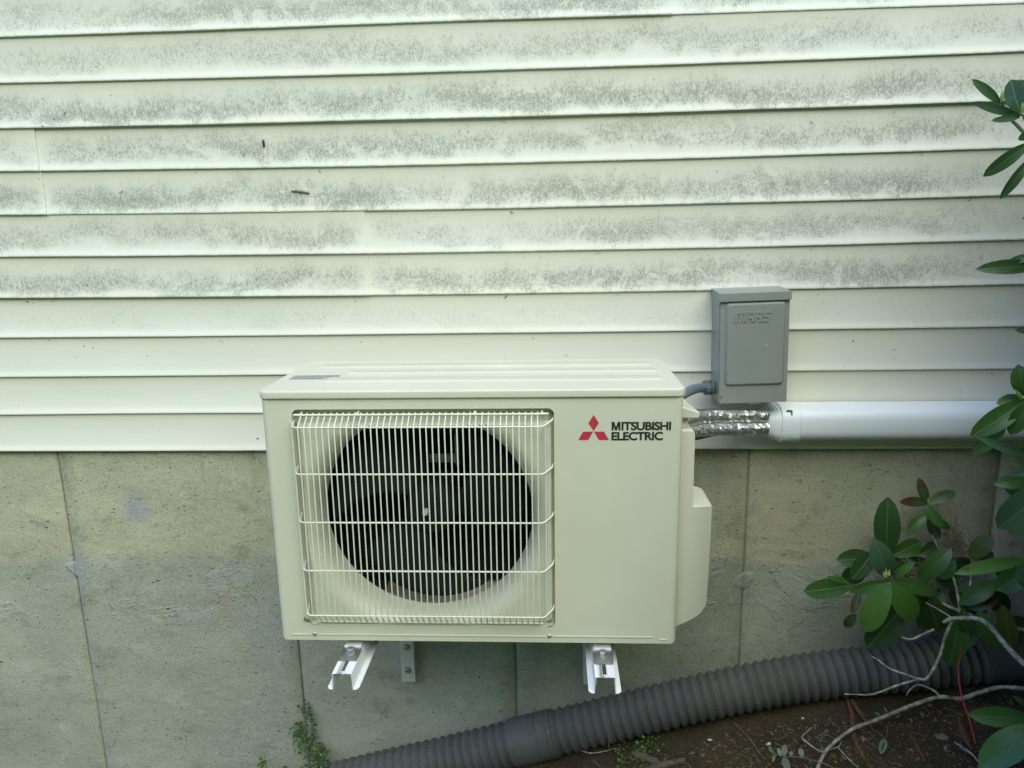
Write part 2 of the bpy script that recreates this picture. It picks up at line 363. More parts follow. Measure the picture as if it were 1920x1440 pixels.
def thing(name, loc, label, cat, group=None, rot=(0, 0, 0)):
    o = bpy.data.objects.new(name, None); C.objects.link(o); o.location = loc; o.rotation_euler = rot; o.empty_display_size = .05
    return tag(o, label, cat, group)
def copy_part(src, parent, loc=None):
    c = src.copy(); C.objects.link(c); c.parent = parent
    if loc is not None: c.location = loc
    return c
def smoothpath(pts, n=6):
    P = [Vector(p) for p in pts]; out = []
    for i in range(len(P)-1):
        a = P[max(i-1, 0)]; b = P[i]; c = P[i+1]; d = P[min(i+2, len(P)-1)]
        for k in range(n):
            t = k/n; out.append(.5*((2*b)+(c-a)*t+(2*a-5*b+4*c-d)*t*t+(3*b-a-3*c+d)*t**3))
    out.append(P[-1]); return out
def rrect(x0, x1, z0, z1, r, n=5):
    pts = []
    for cx, cz, a0 in ((x1-r, z1-r, 0), (x0+r, z1-r, 90), (x0+r, z0+r, 180), (x1-r, z0+r, 270)):
        for k in range(n+1): a = math.radians(a0+90*k/n); pts.append((cx+r*math.cos(a), cz+r*math.sin(a)))
    return pts
# ------------------------------------------------------------------ siding wall
QS = {0: (1.27599, -.0029, -.00101), 1: (1.16912, -.00621, .00407), 2: (1.06672, -.00566, .00371), 3: (.96427, -.00773, .00549), 4: (.8606, -.00716, .00465),
      5: (.75825, -.00642, .00449), 6: (.65644, -.00569, .00344), 7: (.55814, -.0028, .00116), 8: (.45636, -.0017, 0), 9: (.357, 0, 0), 10: (.25523, -.00064, 0), 11: (.1535, 0, 0)}
def zline(k, x):
    if k < 0: return 1.27599+.1035*(-k) - .0015*x
    a, b, c = QS[k]; xx = max(-1.0, min(1.55, x)); zz = a+b*xx+c*xx*xx
    return zz + (b+2*c*xx)*(x-xx)
wall = thing('siding_wall', (.4, W, .255), 'cream white vinyl clapboard siding streaked with grey mildew above the concrete', 'wall')
XL, XR = -2.2, 3.0
DIRT = {-8: .9, -7: .9, -6: .9, -5: .9, -4: .9, -3: .9, -2: .9, -1: .9, 0: .95, 1: .80, 2: .95, 3: .90, 4: 1.0, 5: .85, 6: .90, 7: .34, 8: .14, 9: .08, 10: .07}
JX = {3: -.693, 4: -.691, 5: .106, 6: .106, 0: .834, -1: .834, 7: -1.35, 8: -1.35, 1: 2.2, 2: 2.2}
def plank(k, x0, x1, lift=0.0):
    n = max(2, int((x1-x0)/.06)); m = MB(); vs = []; uvs = []; T = .0058
    prof = [(0.0, T-.0006), (-.006, T*.6), (-.010, .0012), (0, .0), (.02, -.0002), (.05, .0006), (.09, .0017), (.13, .0026), (.17, .0032), (.24, .0038), (.38, .0045), (.6, .0050), (.8, .0053), (1.0, .0055), (1.06, .0056)]
    for i in range(n+1):
        x = x0+(x1-x0)*i/n; zb = zline(k, x)+.0011*noise.noise(Vector((x*1.6, k*7.7, 0)))+.0004*noise.noise(Vector((x*9, k*7.7, 0))); zt = zline(k-1, x); h = zt-zb
        wob = .0012*noise.noise(Vector((x*2.1, k*3.3, 0)))
        for vi, (v, y) in enumerate(prof):
            vs.append((x, W+y+wob*(1-v)-lift, zb+v*h)); uvs.append((x, v if vi > 2 else .09))
    p = len(prof); nv0 = len(vs)
    fs = [(i*p+j, (i+1)*p+j, (i+1)*p+j+1, i*p+j+1) for i in range(n) for j in range(p-1)]
    if x1 < XR:      # the visible cut end of an overlapping board
        o_ = len(vs)
        for q_ in range(p): X_, Y_, Z_ = vs[nv0-p+q_]; vs.append((X_, Y_, Z_)); uvs.append((x1, .003)); vs.append((X_, Y_+.0030, Z_)); uvs.append((x1, .003))
        fs += [(o_+2*q_, o_+2*q_+2, o_+2*q_+3, o_+2*q_+1) for q_ in range(p-1)]
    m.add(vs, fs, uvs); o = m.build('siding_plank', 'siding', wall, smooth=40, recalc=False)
    for q in o.data.polygons: pass
    o['dirt'] = DIRT[k]*(1.0 if k > 6 else random.uniform(.92, 1.05)); o['joint'] = JX.get(k, 50.0); o['seed'] = float((k+20)*1.37)
    return o
for k in range(-8, 11):
    j = JX.get(k)
    if j is None: plank(k, XL, XR)
    else: plank(k, XL, j, .0030); plank(k, j-.018, XR, .0)
rs0 = random.Random(5); m = MB()
for q_ in range(150):
    k = rs0.randint(-1, 9); x = rs0.uniform(-1.0, 1.8); v_ = rs0.choice([.92, .9, .85, .5, .3, .7]); zb_ = zline(k, x); zz = zb_+(zline(k-1, x)-zb_)*v_; yy = W+.0054*v_-.0010
    a_ = rs0.uniform(0, PI); L_ = rs0.uniform(.0015, .006) if rs0.random() < .75 else rs0.uniform(.008, .02); d_ = Vector((math.cos(a_), 0, math.sin(a_)*.5))*L_
    c_ = Vector((x, yy, zz)); m.tube([c_-d_*.5, c_+Vector((0, -.0006, rs0.uniform(-.2, .2)*L_)), c_+d_*.5], rs0.uniform(.0003, .0009), 4)
tag(m.build('debris', 'brownleaf', wall), kind='stuff')
sh = MB().box(XL, XR, W+.0155, W+.06, .262, 2.3).build('sheathing', 'dark', wall)
# ------------------------------------------------------------------ foundation
found = thing('foundation_wall', (.4, W+.016, -1.3), 'tan grey poured concrete foundation with vertical form seams below the siding', 'wall')
seams = [-2.0, -1.385, -.774, -.160, .448, 1.055, 1.673, 2.28, 3.0]
for i in range(len(seams)-1):
    x0, x1 = seams[i]+.0012, seams[i+1]-.0012; nx, nz = 24, 40; vs = []; uvs = []; yo = [0, .0012, -.0006, .001, 0, .0015, 0, .001][i]
    for a in range(nx+1):
        t = a/nx; x = x0+(x1-x0)*t
        for b in range(nz+1):
            z = -1.3+1.59*b/nz
            jx = x + (.0016*noise.noise(Vector((z*9, seams[i if t < .5 else i+1]*7, 0))) if a in (0, nx) else 0)
            y = W+.016+yo+.0022*noise.noise(Vector((x*3, z*3, 5)))+.0012*noise.noise(Vector((x*14, z*14, 2)))
            if a in (0, nx): y += .004
            elif a in (1, nx-1): jx = (x0+.005) if a == 1 else (x1-.005); y -= .0012
            vs.append((jx, y, z)); uvs.append((x, z))
    fs = [(a*(nz+1)+b, (a+1)*(nz+1)+b, (a+1)*(nz+1)+b+1, a*(nz+1)+b+1) for a in range(nx) for b in range(nz)]
    MB().add(vs, fs, uvs).build('concrete_panel', 'concrete', found, smooth=60, recalc=False)
MB().box(-2.0, 3.0, W+.0225, W+.2, -1.3, .29).build('concrete_core', 'concrete', found)
for (tx, tz) in ((-.770, -.09), (1.056, -.112), (-.165, -.10), (.447, -.11), (1.672, -.11), ):
    m = MB(); vs = [(tx, W+.0150, tz)]; ns = 18
    for rr, yy in ((.5, .0150), (.85, .0152), (1, .0178)):
        for k in range(ns):
            a = 2*PI*k/ns; r = .026*rr*(1+.45*noise.noise(Vector((math.cos(a)*1.3+tx*9, math.sin(a)*1.3, tz*5)))); vs.append((tx+r*math.cos(a), W+yy, tz+r*math.sin(a)*1.0))
    fs = [(0, 1+(k+1) % ns, 1+k) for k in range(ns)]
    for q in range(2): fs += [(1+q*ns+k, 1+q*ns+(k+1) % ns, 1+(q+1)*ns+(k+1) % ns, 1+(q+1)*ns+k) for k in range(ns)]
    m.add(vs, fs).build('tie_patch', 'concrete', found, smooth=60)
# ------------------------------------------------------------------ ground
hp = [(-620, 1765), (-200, 1665), (250, 1565), (560, 1489), (700, 1455), (850, 1421), (1000, 1384), (1100, 1360), (1250, 1323), (1400, 1290), (1500, 1272), (1600, 1260), (1700, 1250), (1800, 1238), (1920, 1224), (2400, 1170)]
HY = lambda px: .421 if px < 1000 else .421-.015*min(1, (px-1000)/500)
HR = .0615
HZ = [(q.x, q.z-HR+.006) for q in (at(x, y, HY(x)) for x, y in hp)]; HZ.append((4.0, HZ[-1][1]+.02))
def interp(x, T):
    if x <= T[0][0]: return T[0][1]
    for (a, p), (b, q) in zip(T, T[1:]):
        if x <= b:
            t = (x-a)/(b-a); t = t*t*(3-2*t) if abs(q-p) > .05 and False else t; return p+(q-p)*t
    return T[-1][1]
def gz(x, y, rough=True):
    d = max(0, .40-y); h = interp(x, HZ)-.004
    z = h - .16*min(d, .5) - .07*max(0, min(d, 2.5)-.5)
    far = min(1, max(0, (d-.6)/1.2)); z = z*(1-far)+(-.86-.02*min(d, 3))*far
    if rough: z += (.012*noise.noise(Vector((x*7, y*7, 0)))+.006*noise.noise(Vector((x*23, y*23, 3)))+.003*noise.noise(Vector((x*70, y*70, 8))))
    return z
m = MB(); xs = [-3+.02*i for i in range(311)]; ys = [-1.2+.016*i for i in range(107)]
vs = [(x, y, gz(x, y)) for x in xs for y in ys]; n = len(ys)
m.add(vs, [(i*n+j, (i+1)*n+j, (i+1)*n+j+1, i*n+j+1) for i in range(len(xs)-1) for j in range(n-1)])
tag(m.build('ground', 'soil', smooth=180, recalc=False, origin=(0, 0, 0)), kind='structure')
m = MB(); gx = [-60, -25, -10, -5, -3, -1, 1, 3, 3.2, 5, 10, 25, 60]; gy = [-120, -50, -20, -8, -4, -2.2, -1.6, -1.18]
m.add([(x, y, (gz(x, y, False) if abs(x) < 3.3 else -.90)-.006) for x in gx for y in gy], [(i*len(gy)+j, (i+1)*len(gy)+j, (i+1)*len(gy)+j+1, i*len(gy)+j+1) for i in range(len(gx)-1) for j in range(len(gy)-1)])
tag(m.build('lawn', 'grass', recalc=False, origin=(0, 0, 0)), kind='structure')
# unseen tree belt added behind the camera to block low sky
m = MB(); vs = []; nx, nz = 90, 20
for i in range(nx+1):
    for j in range(nz+1):
        x = -36+72*i/nx; t = j/nz; h = 12+2.5*noise.noise(Vector((x*.22, 1, 4))); z = -1.0+h*t
        y = -13+2.6*(t**1.6)*-1+1.3*noise.noise(Vector((x*.5, z*.5, 0)))+.6*noise.noise(Vector((x*1.7, z*1.7, 0))); vs.append((x, y, z))
m.add(vs, [(i*(nz+1)+j, (i+1)*(nz+1)+j, (i+1)*(nz+1)+j+1, i*(nz+1)+j+1) for i in range(nx) for j in range(nz)])
tag(m.build('added_tree_belt', 'grass', smooth=180, recalc=False, origin=(0, 0, 0)), 'added unseen belt of green trees across the lawn, blocking low sky', 'trees', kind='stuff')
# ------------------------------------------------------------------ outdoor unit (built in its own frame: front face y=0, base z=0)
unit = thing('outdoor_unit', (0.0, -.005, 0), 'ivory mini split outdoor unit with wire fan guard on the wall bracket', 'air conditioner', rot=(-.003, .003, .0057))
unit['localbuild'] = 1
H, DP, BW = .5037, .300, .799
fan_c = (.3025, .2520); RF = .2140
# front recess
rx0, rx1, rz0, rz1 = .060, .559, .034, .4835
x_in0, x_in1, z_in0, z_in1 = .012, .790, .012, H
perim = rrect(rx0, rx1, rz0, rz1, .012, 5)
def front_panel():
    m = MB(); r = .012
    # outer border as polar ring around the fan centre from outer rectangle to recess rect would stretch: use strips
    xs_ = [r+.003, rx0-.004, rx0, rx0+.012, rx1-.012, rx1, rx1+.004, BW-r]; 
    def quad(x0, x1, z0, z1): m.add([(x0, 0, z0), (x1, 0, z0), (x1, 0, z1), (x0, 0, z1)], [(0, 1, 2, 3)])
    cr = .012
    quad(.0005+r, rx0, 0, H); quad(rx1, BW-r, 0, H); quad(rx0, rx1, 0, rz0); quad(rx0, rx1, rz1, H)
    for (cx, cz, sx, sz, a0) in ((rx1-cr, rz1-cr, 1, 1, 0), (rx0+cr, rz1-cr, -1, 1, 90), (rx0+cr, rz0+cr, -1, -1, 180), (rx1-cr, rz0+cr, 1, -1, 270)):
        arc = [(cx+cr*math.cos(math.radians(a0+18*k)), 0, cz+cr*math.sin(math.radians(a0+18*k))) for k in range(6)]
        m.add([(cx+sx*cr, 0, cz+sz*cr)]+arc, [(0, k+1, k+2) for k in range(5)])
    # rolled corners and sides
    for sgn in (0, 1):
        vs = []; st = 9
        for k in range(st):
            a = math.radians(90*k/(st-1)); xx = (.0005+r - r*math.sin(a)) if sgn == 0 else (BW-r+r*math.sin(a)); yy = r-r*math.cos(a)
            zb = r*(1-math.cos(a)) if True else 0
            vs += [(xx, yy, zb), (xx, yy, H)]
        xx = .0005 if sgn == 0 else BW; vs += [(xx, DP, r), (xx, DP, H)]
        m.add(vs, [(2*i, 2*i+2, 2*i+3, 2*i+1) for i in range(st)])
    # underside
    m.add([(.0125, 0, 0), (BW-r, 0, 0), (BW-r, DP, .004), (.0125, DP, .004)], [(0, 1, 2, 3)])
    m.add([(.0005, DP, .004), (BW, DP, .004), (BW, DP, H), (.0005, DP, H)], [(0, 1, 2, 3)])
    return m
casing = front_panel().build('casing', 'ivory', unit, smooth=50)
# recess surface: rings from fan circle out to recess perimeter
def recess():
    m = MB(); N = 144; rings = 30; vs = []
    def edge(a):
        dx, dz = math.cos(a), math.sin(a); t = 1e9
        if dx > 1e-6: t = min(t, (rx1-fan_c[0])/dx)
        if dx < -1e-6: t = min(t, (rx0-fan_c[0])/dx)
        if dz > 1e-6: t = min(t, (rz1-fan_c[1])/dz)
        if dz < -1e-6: t = min(t, (rz0-fan_c[1])/dz)
        x, z = fan_c[0]+dx*t, fan_c[1]+dz*t
        # round the corners
        cr = .012; cx = min(max(x, rx0+cr), rx1-cr); cz = min(max(z, rz0+cr), rz1-cr)
        if (x < rx0+cr or x > rx1-cr) and (z < rz0+cr or z > rz1-cr):
            d = math.hypot(x-cx, z-cz); x, z = cx+(x-cx)*cr/d, cz+(z-cz)*cr/d
        return x, z
    def depth(x, z, t):
        r = math.hypot(x-fan_c[0], z-fan_c[1]); 
        Y = .007
        if r < .250: q = (.250-r)/(.250-RF); Y = .007+.048*(1-math.sqrt(max(0, 1-q*q)))if q < 1 else .055
        e = rz1-z                      # top sloped ledge
        if z > .4462: Y = .0055
        if e < .0325: Y = max(Y, .0055+min(1, (.0325-e)/.013)*.019)
        ex = min(x-rx0, rx1-x)
        if ex < .014: Y = max(Y, .007+(.014-ex)/.014*.010)
        return Y
    angs = sorted([2*PI*k/N for k in range(N)])
    for a in angs:
        ox, oz = edge(a); ix, iz = fan_c[0]+RF*math.cos(a), min(fan_c[1]+RF*math.sin(a), .4465)
        for j in range(rings+1):
            t = j/rings; t = t
            x, z = ix+(ox-ix)*t, iz+(oz-iz)*t; vs.append((x, depth(x, z, t), z))
        vs.append((ox, .0015, oz)); vs.append((ox, -.0002, oz)); vs.append((ix, .085, iz))
    p = rings+4; fs = []
    for k in range(N):
        k2 = (k+1) % N
        for j in range(rings+2): fs.append((k*p+j, k*p+j+1, k2*p+j+1, k2*p+j))
        fs.append((k*p+p-1, k*p, k2*p, k2*p+p-1))
    m.add(vs, fs); return m
recess().build('fan_shroud', 'ivory', unit, smooth=40)
# inside: back plate, fins, braces
m = MB(); m.box(.02, .60, .24, .25, .02, .49)
for k in range(58): m.box(.03+k*.0095, .0325+k*.0095, .232, .24, .02, .49)
m.box(.60, .606, .05, .25, .02, .49); m.build('coil', 'coil', unit)
qa, qb = at(784, 866, .15), at(862, 849, .15); m = MB(); m.box(qa.x, qb.x, .150, .157, qa.z, qb.z).box(qb.x-.010, qb.x, .145, .157, qa.z-.004, qb.z+.045)
m.build('motor_mount', 'motor', unit, bevel=.003)
m = MB(); m.lathe([(0, .045), (.06, .048), (.075, .03)], (.3075, .125, .254), (0, 1, 0), 24); m.build('fan_motor', 'dark', unit, smooth=40)
fan = MB(); fan.lathe([(0, .004), (.0, .036), (.006, .047), (.012, .052), (.05, .056), (.05, .02)], (.3075, .062, .254), (0, 1, 0), 36); fan = fan.build('fan_hub', 'fan', unit, smooth=35)
for b in range(3):
    m = MB(); a0 = math.radians(118+120*b); vs = []; nr, na = 9, 14
    for i in range(nr+1):
        t = i/nr; r = .050+(.196-.050)*t
        sweep = .42*t; span = math.radians(52+38*t)
        for j in range(na+1):
            s_ = j/na; a = a0+sweep-span*(s_-.5); y = .075+.055*s_-.012*math.sin(PI*s_)
            vs.append((fan_c[0]+r*math.cos(a), y, fan_c[1]+r*math.sin(a)))
    m.add(vs, [(i*(na+1)+j, (i+1)*(na+1)+j, (i+1)*(na+1)+j+1, i*(na+1)+j+1) for i in range(nr) for j in range(na)])
    o = m.build('fan_blade', 'fan', unit, smooth=60); sd = o.modifiers.new('thickness', 'SOLIDIFY'); sd.thickness = .003
MB().lathe([(0, .0025), (.0, .0045), (.003, .0062), (.014, .0062)], (.2985, .048, .2545), (0, 1, 0), 12).build('fan_bolt', 'fanbolt', unit, smooth=30)
# wire guard
GY = -.030; gx0, gx1 = .070, .537; zt, zb_ = .4545, .060
wr = .0014
frame = MB()
def hwire(z, y0=GY, side=True, r=.0017):
    l = [(rx0+.001, .004, z+.006), (rx0+.0035, -.010, z+.004), (rx0+.0055, GY+.010, z+.0015), (gx0-.002, GY+.004, z+.0003), (gx0+.002, GY+.001, z), (gx0+.006, GY, z)] if side else []
    rr = [(gx1-.006, GY, z), (gx1-.001, GY+.001, z), (gx1+.004, GY+.004, z+.0008), (gx1+.009, GY+.010, z+.003), (rx1-.005, -.010, z+.006), (rx1-.0015, .004, z+.009)] if side else []
    return l+rr
frame.tube(smoothpath([(.078, .012, .4785), (.078, .0, .474), (.081, -.004, .4735), (.30, -.004, .4735), (.532, -.004, .4735), (.536, .0, .474), (.537, .012, .4785)], 4), .0022, 8)
for px_ in (.189, .412): frame.tube([(px_-.004, -.004, .4735), (px_, .008, .4790), (px_+.001, .02, .4795)], .002, 6)
grille = frame.build('fan_guard', 'wire', unit, smooth=60)
for z in (zt, .3625, .265, .1645, .0685):
    m = MB(); m.tube(hwire(z), .0018, 8); m.build('guard_wire', 'wire', grille, smooth=60)
m = MB(); m.tube([(.075, -.012, .0455), (.535, -.012, .0455)], .0018, 8); m.build('guard_wire', 'wire', grille, smooth=60)
m = MB(); m.tube([(.080, -.002, .0400), (.530, -.002, .0400)], .0015, 8); m.build('guard_wire', 'wire', grille, smooth=60)
NW = 40; sx0, sx1 = .0785, .5285
m = MB(); p = smoothpath([(0, -.0045, .4765), (0, -.012, .468), (0, GY+.003, .4575), (0, GY-.0008, .4525)], 3)+[Vector((0, GY-.0008, .35)), Vector((0, GY-.0008, .2)), Vector((0, GY-.0008, .075)), Vector((0, GY+.002, .064)), Vector((0, -.013, .0470)), Vector((0, -.002, .0400))]
m.tube(p, wr, 7); wire = m.build('guard_wire', 'wire', grille, smooth=60); wire.location.x = sx0
for i in range(1, NW): copy_part(wire, grille, (sx0+(sx1-sx0)*i/(NW-1)+random.uniform(-.0003, .0003), 0, 0))
for sgn in (0, 1):
    for q, (dx, dy) in enumerate(((.006, .0075), (.0095, .014), (.0125, .0215), (.0150, .029))):
        X = gx0-dx*.9 if sgn == 0 else gx1+dx*.95
        m = MB(); m.tube([(X, GY+dy, .4625-.001*q), (X, GY+dy, .25), (X, GY+dy, .058-.002*q)], wr, 7); m.build('guard_wire', 'wire', grille, smooth=60)
# peg holes & screws
for x in (.0755, .0815, .531, .537): MB().lathe([(0, .0018), (.001, .0018)], (x, .0228, .4800), (0, 1, 0), 10).build('peg_hole', 'black', unit)
def screw(x, z, y=0, r=.0036, parent=unit, mat='screw', ax=(0, -1, 0)):
    return MB().lathe([(0, r*1.25), (.0006, r*1.25), (.0012, r), (.0028, r*.8), (.0034, r*.35), (.003, r*.2)], (x, y, z), ax, 14).build('screw', mat, parent, smooth=30)
for x, z, y in ((.0705, .0125, 0), (.5475, .0135, 0), (.056, .0475, -.002), (.5465, .0500, -.002)): screw(x, z, y, .0042 if z > .03 else .0034)
m = MB()
for a, b, z in ((.024, .064, .0125), (.077, .541, .0130), (.554, .752, .0140), (.766, .780, .0090)): m.box(a, b, -.0016, .001, z-.0011, z+.0011)
m.build('pressed_rib', 'ivory', unit, bevel=.0006)
for x in (.655, .748, .778): MB().lathe([(0, .0022), (.0004, .0018), (.0004, .0004)], (x, 0, .479), (0, -1, 0), 10).build('weld_dimple', 'ivory', unit, smooth=40)
# lid
def lid():
    m = MB(); x0, x1, y0, y1 = -.0035, .8035, -.0045, .316; vs = []
    lv = [(H-.0, .0035, .018), (H+.0015, .0005, .0195), (H+.0035, 0, .020), (H+.0128, 0, .020), (H+.0150, .0010, .020), (H+.0165, .0032, .020), (H+.0172, .007, .018)]
    np_ = None
    for z, ins, r in lv:
        pr = rrect(x0+ins, x1-ins, y0+ins, y1-ins, r, 7); np_ = len(pr); vs += [(x, y, z) for x, y in pr]
    fs = [(i*np_+k, i*np_+(k+1) % np_, (i+1)*np_+(k+1) % np_, (i+1)*np_+k) for i in range(len(lv)-1) for k in range(np_)]
    fs += [tuple(range(np_))[::-1], tuple((len(lv)-1)*np_+k for k in range(np_))]
    return m.add(vs, fs)
top = lid().build('lid', 'ivory', unit, smooth=50)
ZT = H+.0172
for (x0, x1, y0, y1, h) in ((.045, .772, .222, .262, .0022), (.125, .772, .150, .188, .0022), (.100, .772, .066, .112, .0022)):
    m = MB(); a = rrect(x0, x1, y0, y1, .006, 4); b = rrect(x0+.004, x1-.004, y0+.004, y1-.004, .004, 4); n_ = len(a)
    m.add([(x, y, ZT-.0004) for x, y in a]+[(x, y, ZT+h) for x, y in b], [(k, (k+1) % n_, n_+(k+1) % n_, n_+k) for k in range(n_)]+[tuple(n_+k for k in range(n_))])
    m.build('pressed_ridge', 'ivory', top, smooth=30)
m = MB(); m.box(.022, .118, .097, .137, ZT, ZT+.0004); m.build('warning_sticker', 'sticker', top)
m = MB(); z0 = ZT+.0004
for a in ((.0225, .0245, .0975, .1365), (.1155, .1175, .0975, .1365), (.0245, .1155, .0975, .0985), (.0245, .1155, .1355, .1365)): m.box(a[0], a[1], a[2], a[3], z0, z0+.0001)
m.build('sticker_border', 'black', top)
m = MB()
for r_, (ya, yb, xe) in enumerate(((.127, .134, .113), (.116, .124, .110), (.101, .111, .092))):
    x = .029
    while x < xe: w_ = random.uniform(.002, .007); m.box(x, min(x+w_, xe), ya, yb, z0, z0+.0001); x += w_+.0012
m.build('fine_print', 'greyprint', top)
# gap shadow line under lid is the real gap; a few bits of debris lie on the lid
# valve cover on the right side
def cover_shape():
    m = MB(); lo = [(.794, .012), (.814, .022), (.834, .028), (.852, .034), (.864, .042), (.871, .054), (.877, .075)]
    secs = [(.794, .430), (.804, .430), (.812, .4295), (.820, .429), (.8265, .427), (.830, .421), (.8302, .2735), (.838, .2725), (.848, .271), (.858, .269), (.867, .2665), (.873, .264), (.877, .258)]
    vs = []
    for x, zh in secs:
        t = max(0, (x-.797)/.080); yf = .036+.036*t*t+(.010 if x > .876 else 0); zl = interp(x, lo); yb = .185-.02*t
        vs += [(x, yf, zl), (x, yf, zh-.0025), (x, yf+.003, zh), (x, yb, zh), (x, yb, zl)]
    n_ = 5; k = len(secs); fs = [(i*n_+q, i*n_+(q+1) % n_, (i+1)*n_+(q+1) % n_, (i+1)*n_+q) for i in range(k-1) for q in range(n_)]+[tuple(range(n_)), tuple((k-1)*n_+q for q in range(n_))]
    return m.add(vs, fs)
cover = cover_shape().build('valve_cover', 'ivory_plastic', unit, smooth=38)
m = MB(); m.prism([(BW-.003, .040, .452), (.822, .040, .4515), (.837, .040, .4515), (.838, .040, .4640), (.8085, .040, .4735), (BW-.003, .040, .4745)], (0, .11, 0))
m.v = [(x - (.012 if y > .1 and x > .82 else 0), y, z) for x, y, z in m.v]
m.build('carry_handle', 'ivory_plastic', unit, bevel=.004, seg=3)
m = MB(); m.box(BW-.004, .818, .055, .22, .43, .475); m.build('handle_recess', 'ivory_plastic', unit)
# emblem and lettering
m = MB(); ey = -.0004
cx, cz = .633, .4385
sgap = .0003
m.prism([(cx, ey, .470), (cx-.0098, ey, .4545), (cx, ey, cz+.0006), (cx+.0098, ey, .4545)], (0, .0006, 0))
for s_ in (-1, 1): m.prism([(cx+s_*.0009, ey, cz-.0006), (cx+s_*.0195, ey, cz-.0006), (cx+s_*.0287, ey, .4215), (cx+s_*.0098, ey, .4215)], (0, .0006, 0))
m.build('emblem', 'red', unit)
def text(body, name, x0, x1, z0, z1, y, mat, parent, off=.03, shear=0, depth=.0004):
    cu = bpy.data.curves.new(name, 'FONT'); cu.body = body; cu.size = 1; cu.offset = off; cu.shear = shear; cu.resolution_u = 4; cu.space_character = .93
    cu.dimensions = '2D'; cu.fill_mode = 'FRONT'; to = bpy.data.objects.new(name, cu); C.objects.link(to); dg = bpy.context.evaluated_depsgraph_get(); dg.update()
    me = bpy.data.meshes.new_from_object(to.evaluated_get(dg)); C.objects.unlink(to); bpy.data.objects.remove(to)
    X = [v.co.x for v in me.vertices]; Z = [v.co.y for v in me.vertices]
    mb = MB(); mb.add([(x0+(v.co.x-min(X))/(max(X)-min(X))*(x1-x0), y, z0+(v.co.y-min(Z))/(max(Z)-min(Z))*(z1-z0)) for v in me.vertices], [tuple(p.vertices) for p in me.polygons])
    o = mb.build(name, mat, parent, recalc=True); sd = o.modifiers.new('thickness', 'SOLIDIFY'); sd.thickness = depth; sd.offset = 0; return o
m = MB(); xa, xb, za, zb_m, sw_ = .6665, .6828, .4402, .4567, .0036
for (p0, p1, p2, p3) in (((xa, za), (xa+sw_, za), (xa+sw_, zb_m), (xa, zb_m)), ((xb-sw_, za), (xb, za), (xb, zb_m), (xb-sw_, zb_m))): m.prism([(q[0], -.0005, q[1]) for q in (p0, p1, p2, p3)], (0, .0003, 0))
xm = (xa+xb)/2
m.prism([(q[0], -.00055, q[1]) for q in ((xa+.0006, zb_m), (xa+sw_+.0012, zb_m), (xm+.0016, za), (xm-.0016, za))], (0, .0003, 0))
m.prism([(q[0], -.0006, q[1]) for q in ((xb-sw_-.0012, zb_m), (xb-.0006, zb_m), (xm+.0016, za), (xm-.0016, za))], (0, .0003, 0))
m.build('lettering', 'black', unit)
text('ITSUBISHI', 'lettering', .6849, .7765, .4402, .4567, -.0005, 'black', unit, off=.03)
text('ELECTRIC', 'lettering', .6665, .7620, .4208, .4372, -.0005, 'black', unit, off=.03)
# small rubber feet/base rails under the unit
for xa in (.09, .62): MB().box(xa, xa+.08, .03, .29, -.012, .004).build('base_rail', 'zinc', unit, bevel=.002)
# ------------------------------------------------------------------ wall bracket
br = thing('wall_bracket', (.4, W, -.3), 'white steel wall bracket with two slotted arms under the outdoor unit', 'bracket')
def arm(xt0, xt1, xw_shift, sgn):
    # hat-section arm from wall to tip; top at z=-.0245
    zt = -.0245; t = .0022; Y0, Y1 = -.083, W+.012; h = .034; fl = .013
    m = MB(); xc = (xt0+xt1)/2; w2 = (xt1-xt0)/2
    s0, s1 = .010, .0035   # slot half widths
    sl_y0, sl_y1 = -.0745, .06; sw = .0042
    def q(a, b, c, d, z=zt): m.add([(a, c, z), (b, c, z), (b, d, z), (a, d, z)], [(0, 1, 2, 3)])
    q(xt0, xc-sw, Y0, Y1); q(xc+sw, xt1, Y0, Y1); q(xc-sw, xc+sw, Y0, sl_y0); q(xc-sw, xc+sw, sl_y1, Y1)
    for s_, xe in ((-1, xt0), (1, xt1)):
        ch = .004
        m.add([(xe, Y0, zt), (xe, Y1, zt), (xe+s_*.0015, Y1, zt-h), (xe+s_*.0015, Y0+.0, zt-h)], [(0, 1, 2, 3)])
        m.add([(xe+s_*.0015, Y0, zt-h), (xe+s_*.0015, Y1, zt-h), (xe+s_*fl, Y1, zt-h+.001), (xe+s_*fl, Y0+.006, zt-h+.001), (xe+s_*(fl-.005), Y0, zt-h+.0005)], [(0, 1, 2, 3, 4)])
    o = m.build('arm', 'white', br, weld=True, smooth=30); sd = o.modifiers.new('thickness', 'SOLIDIFY'); sd.thickness = t; sd.offset = 0
    bv = o.modifiers.new('edge', 'BEVEL'); bv.width = .0008; bv.segments = 2; bv.limit_method = 'ANGLE'; bv.angle_limit = .6
    return o
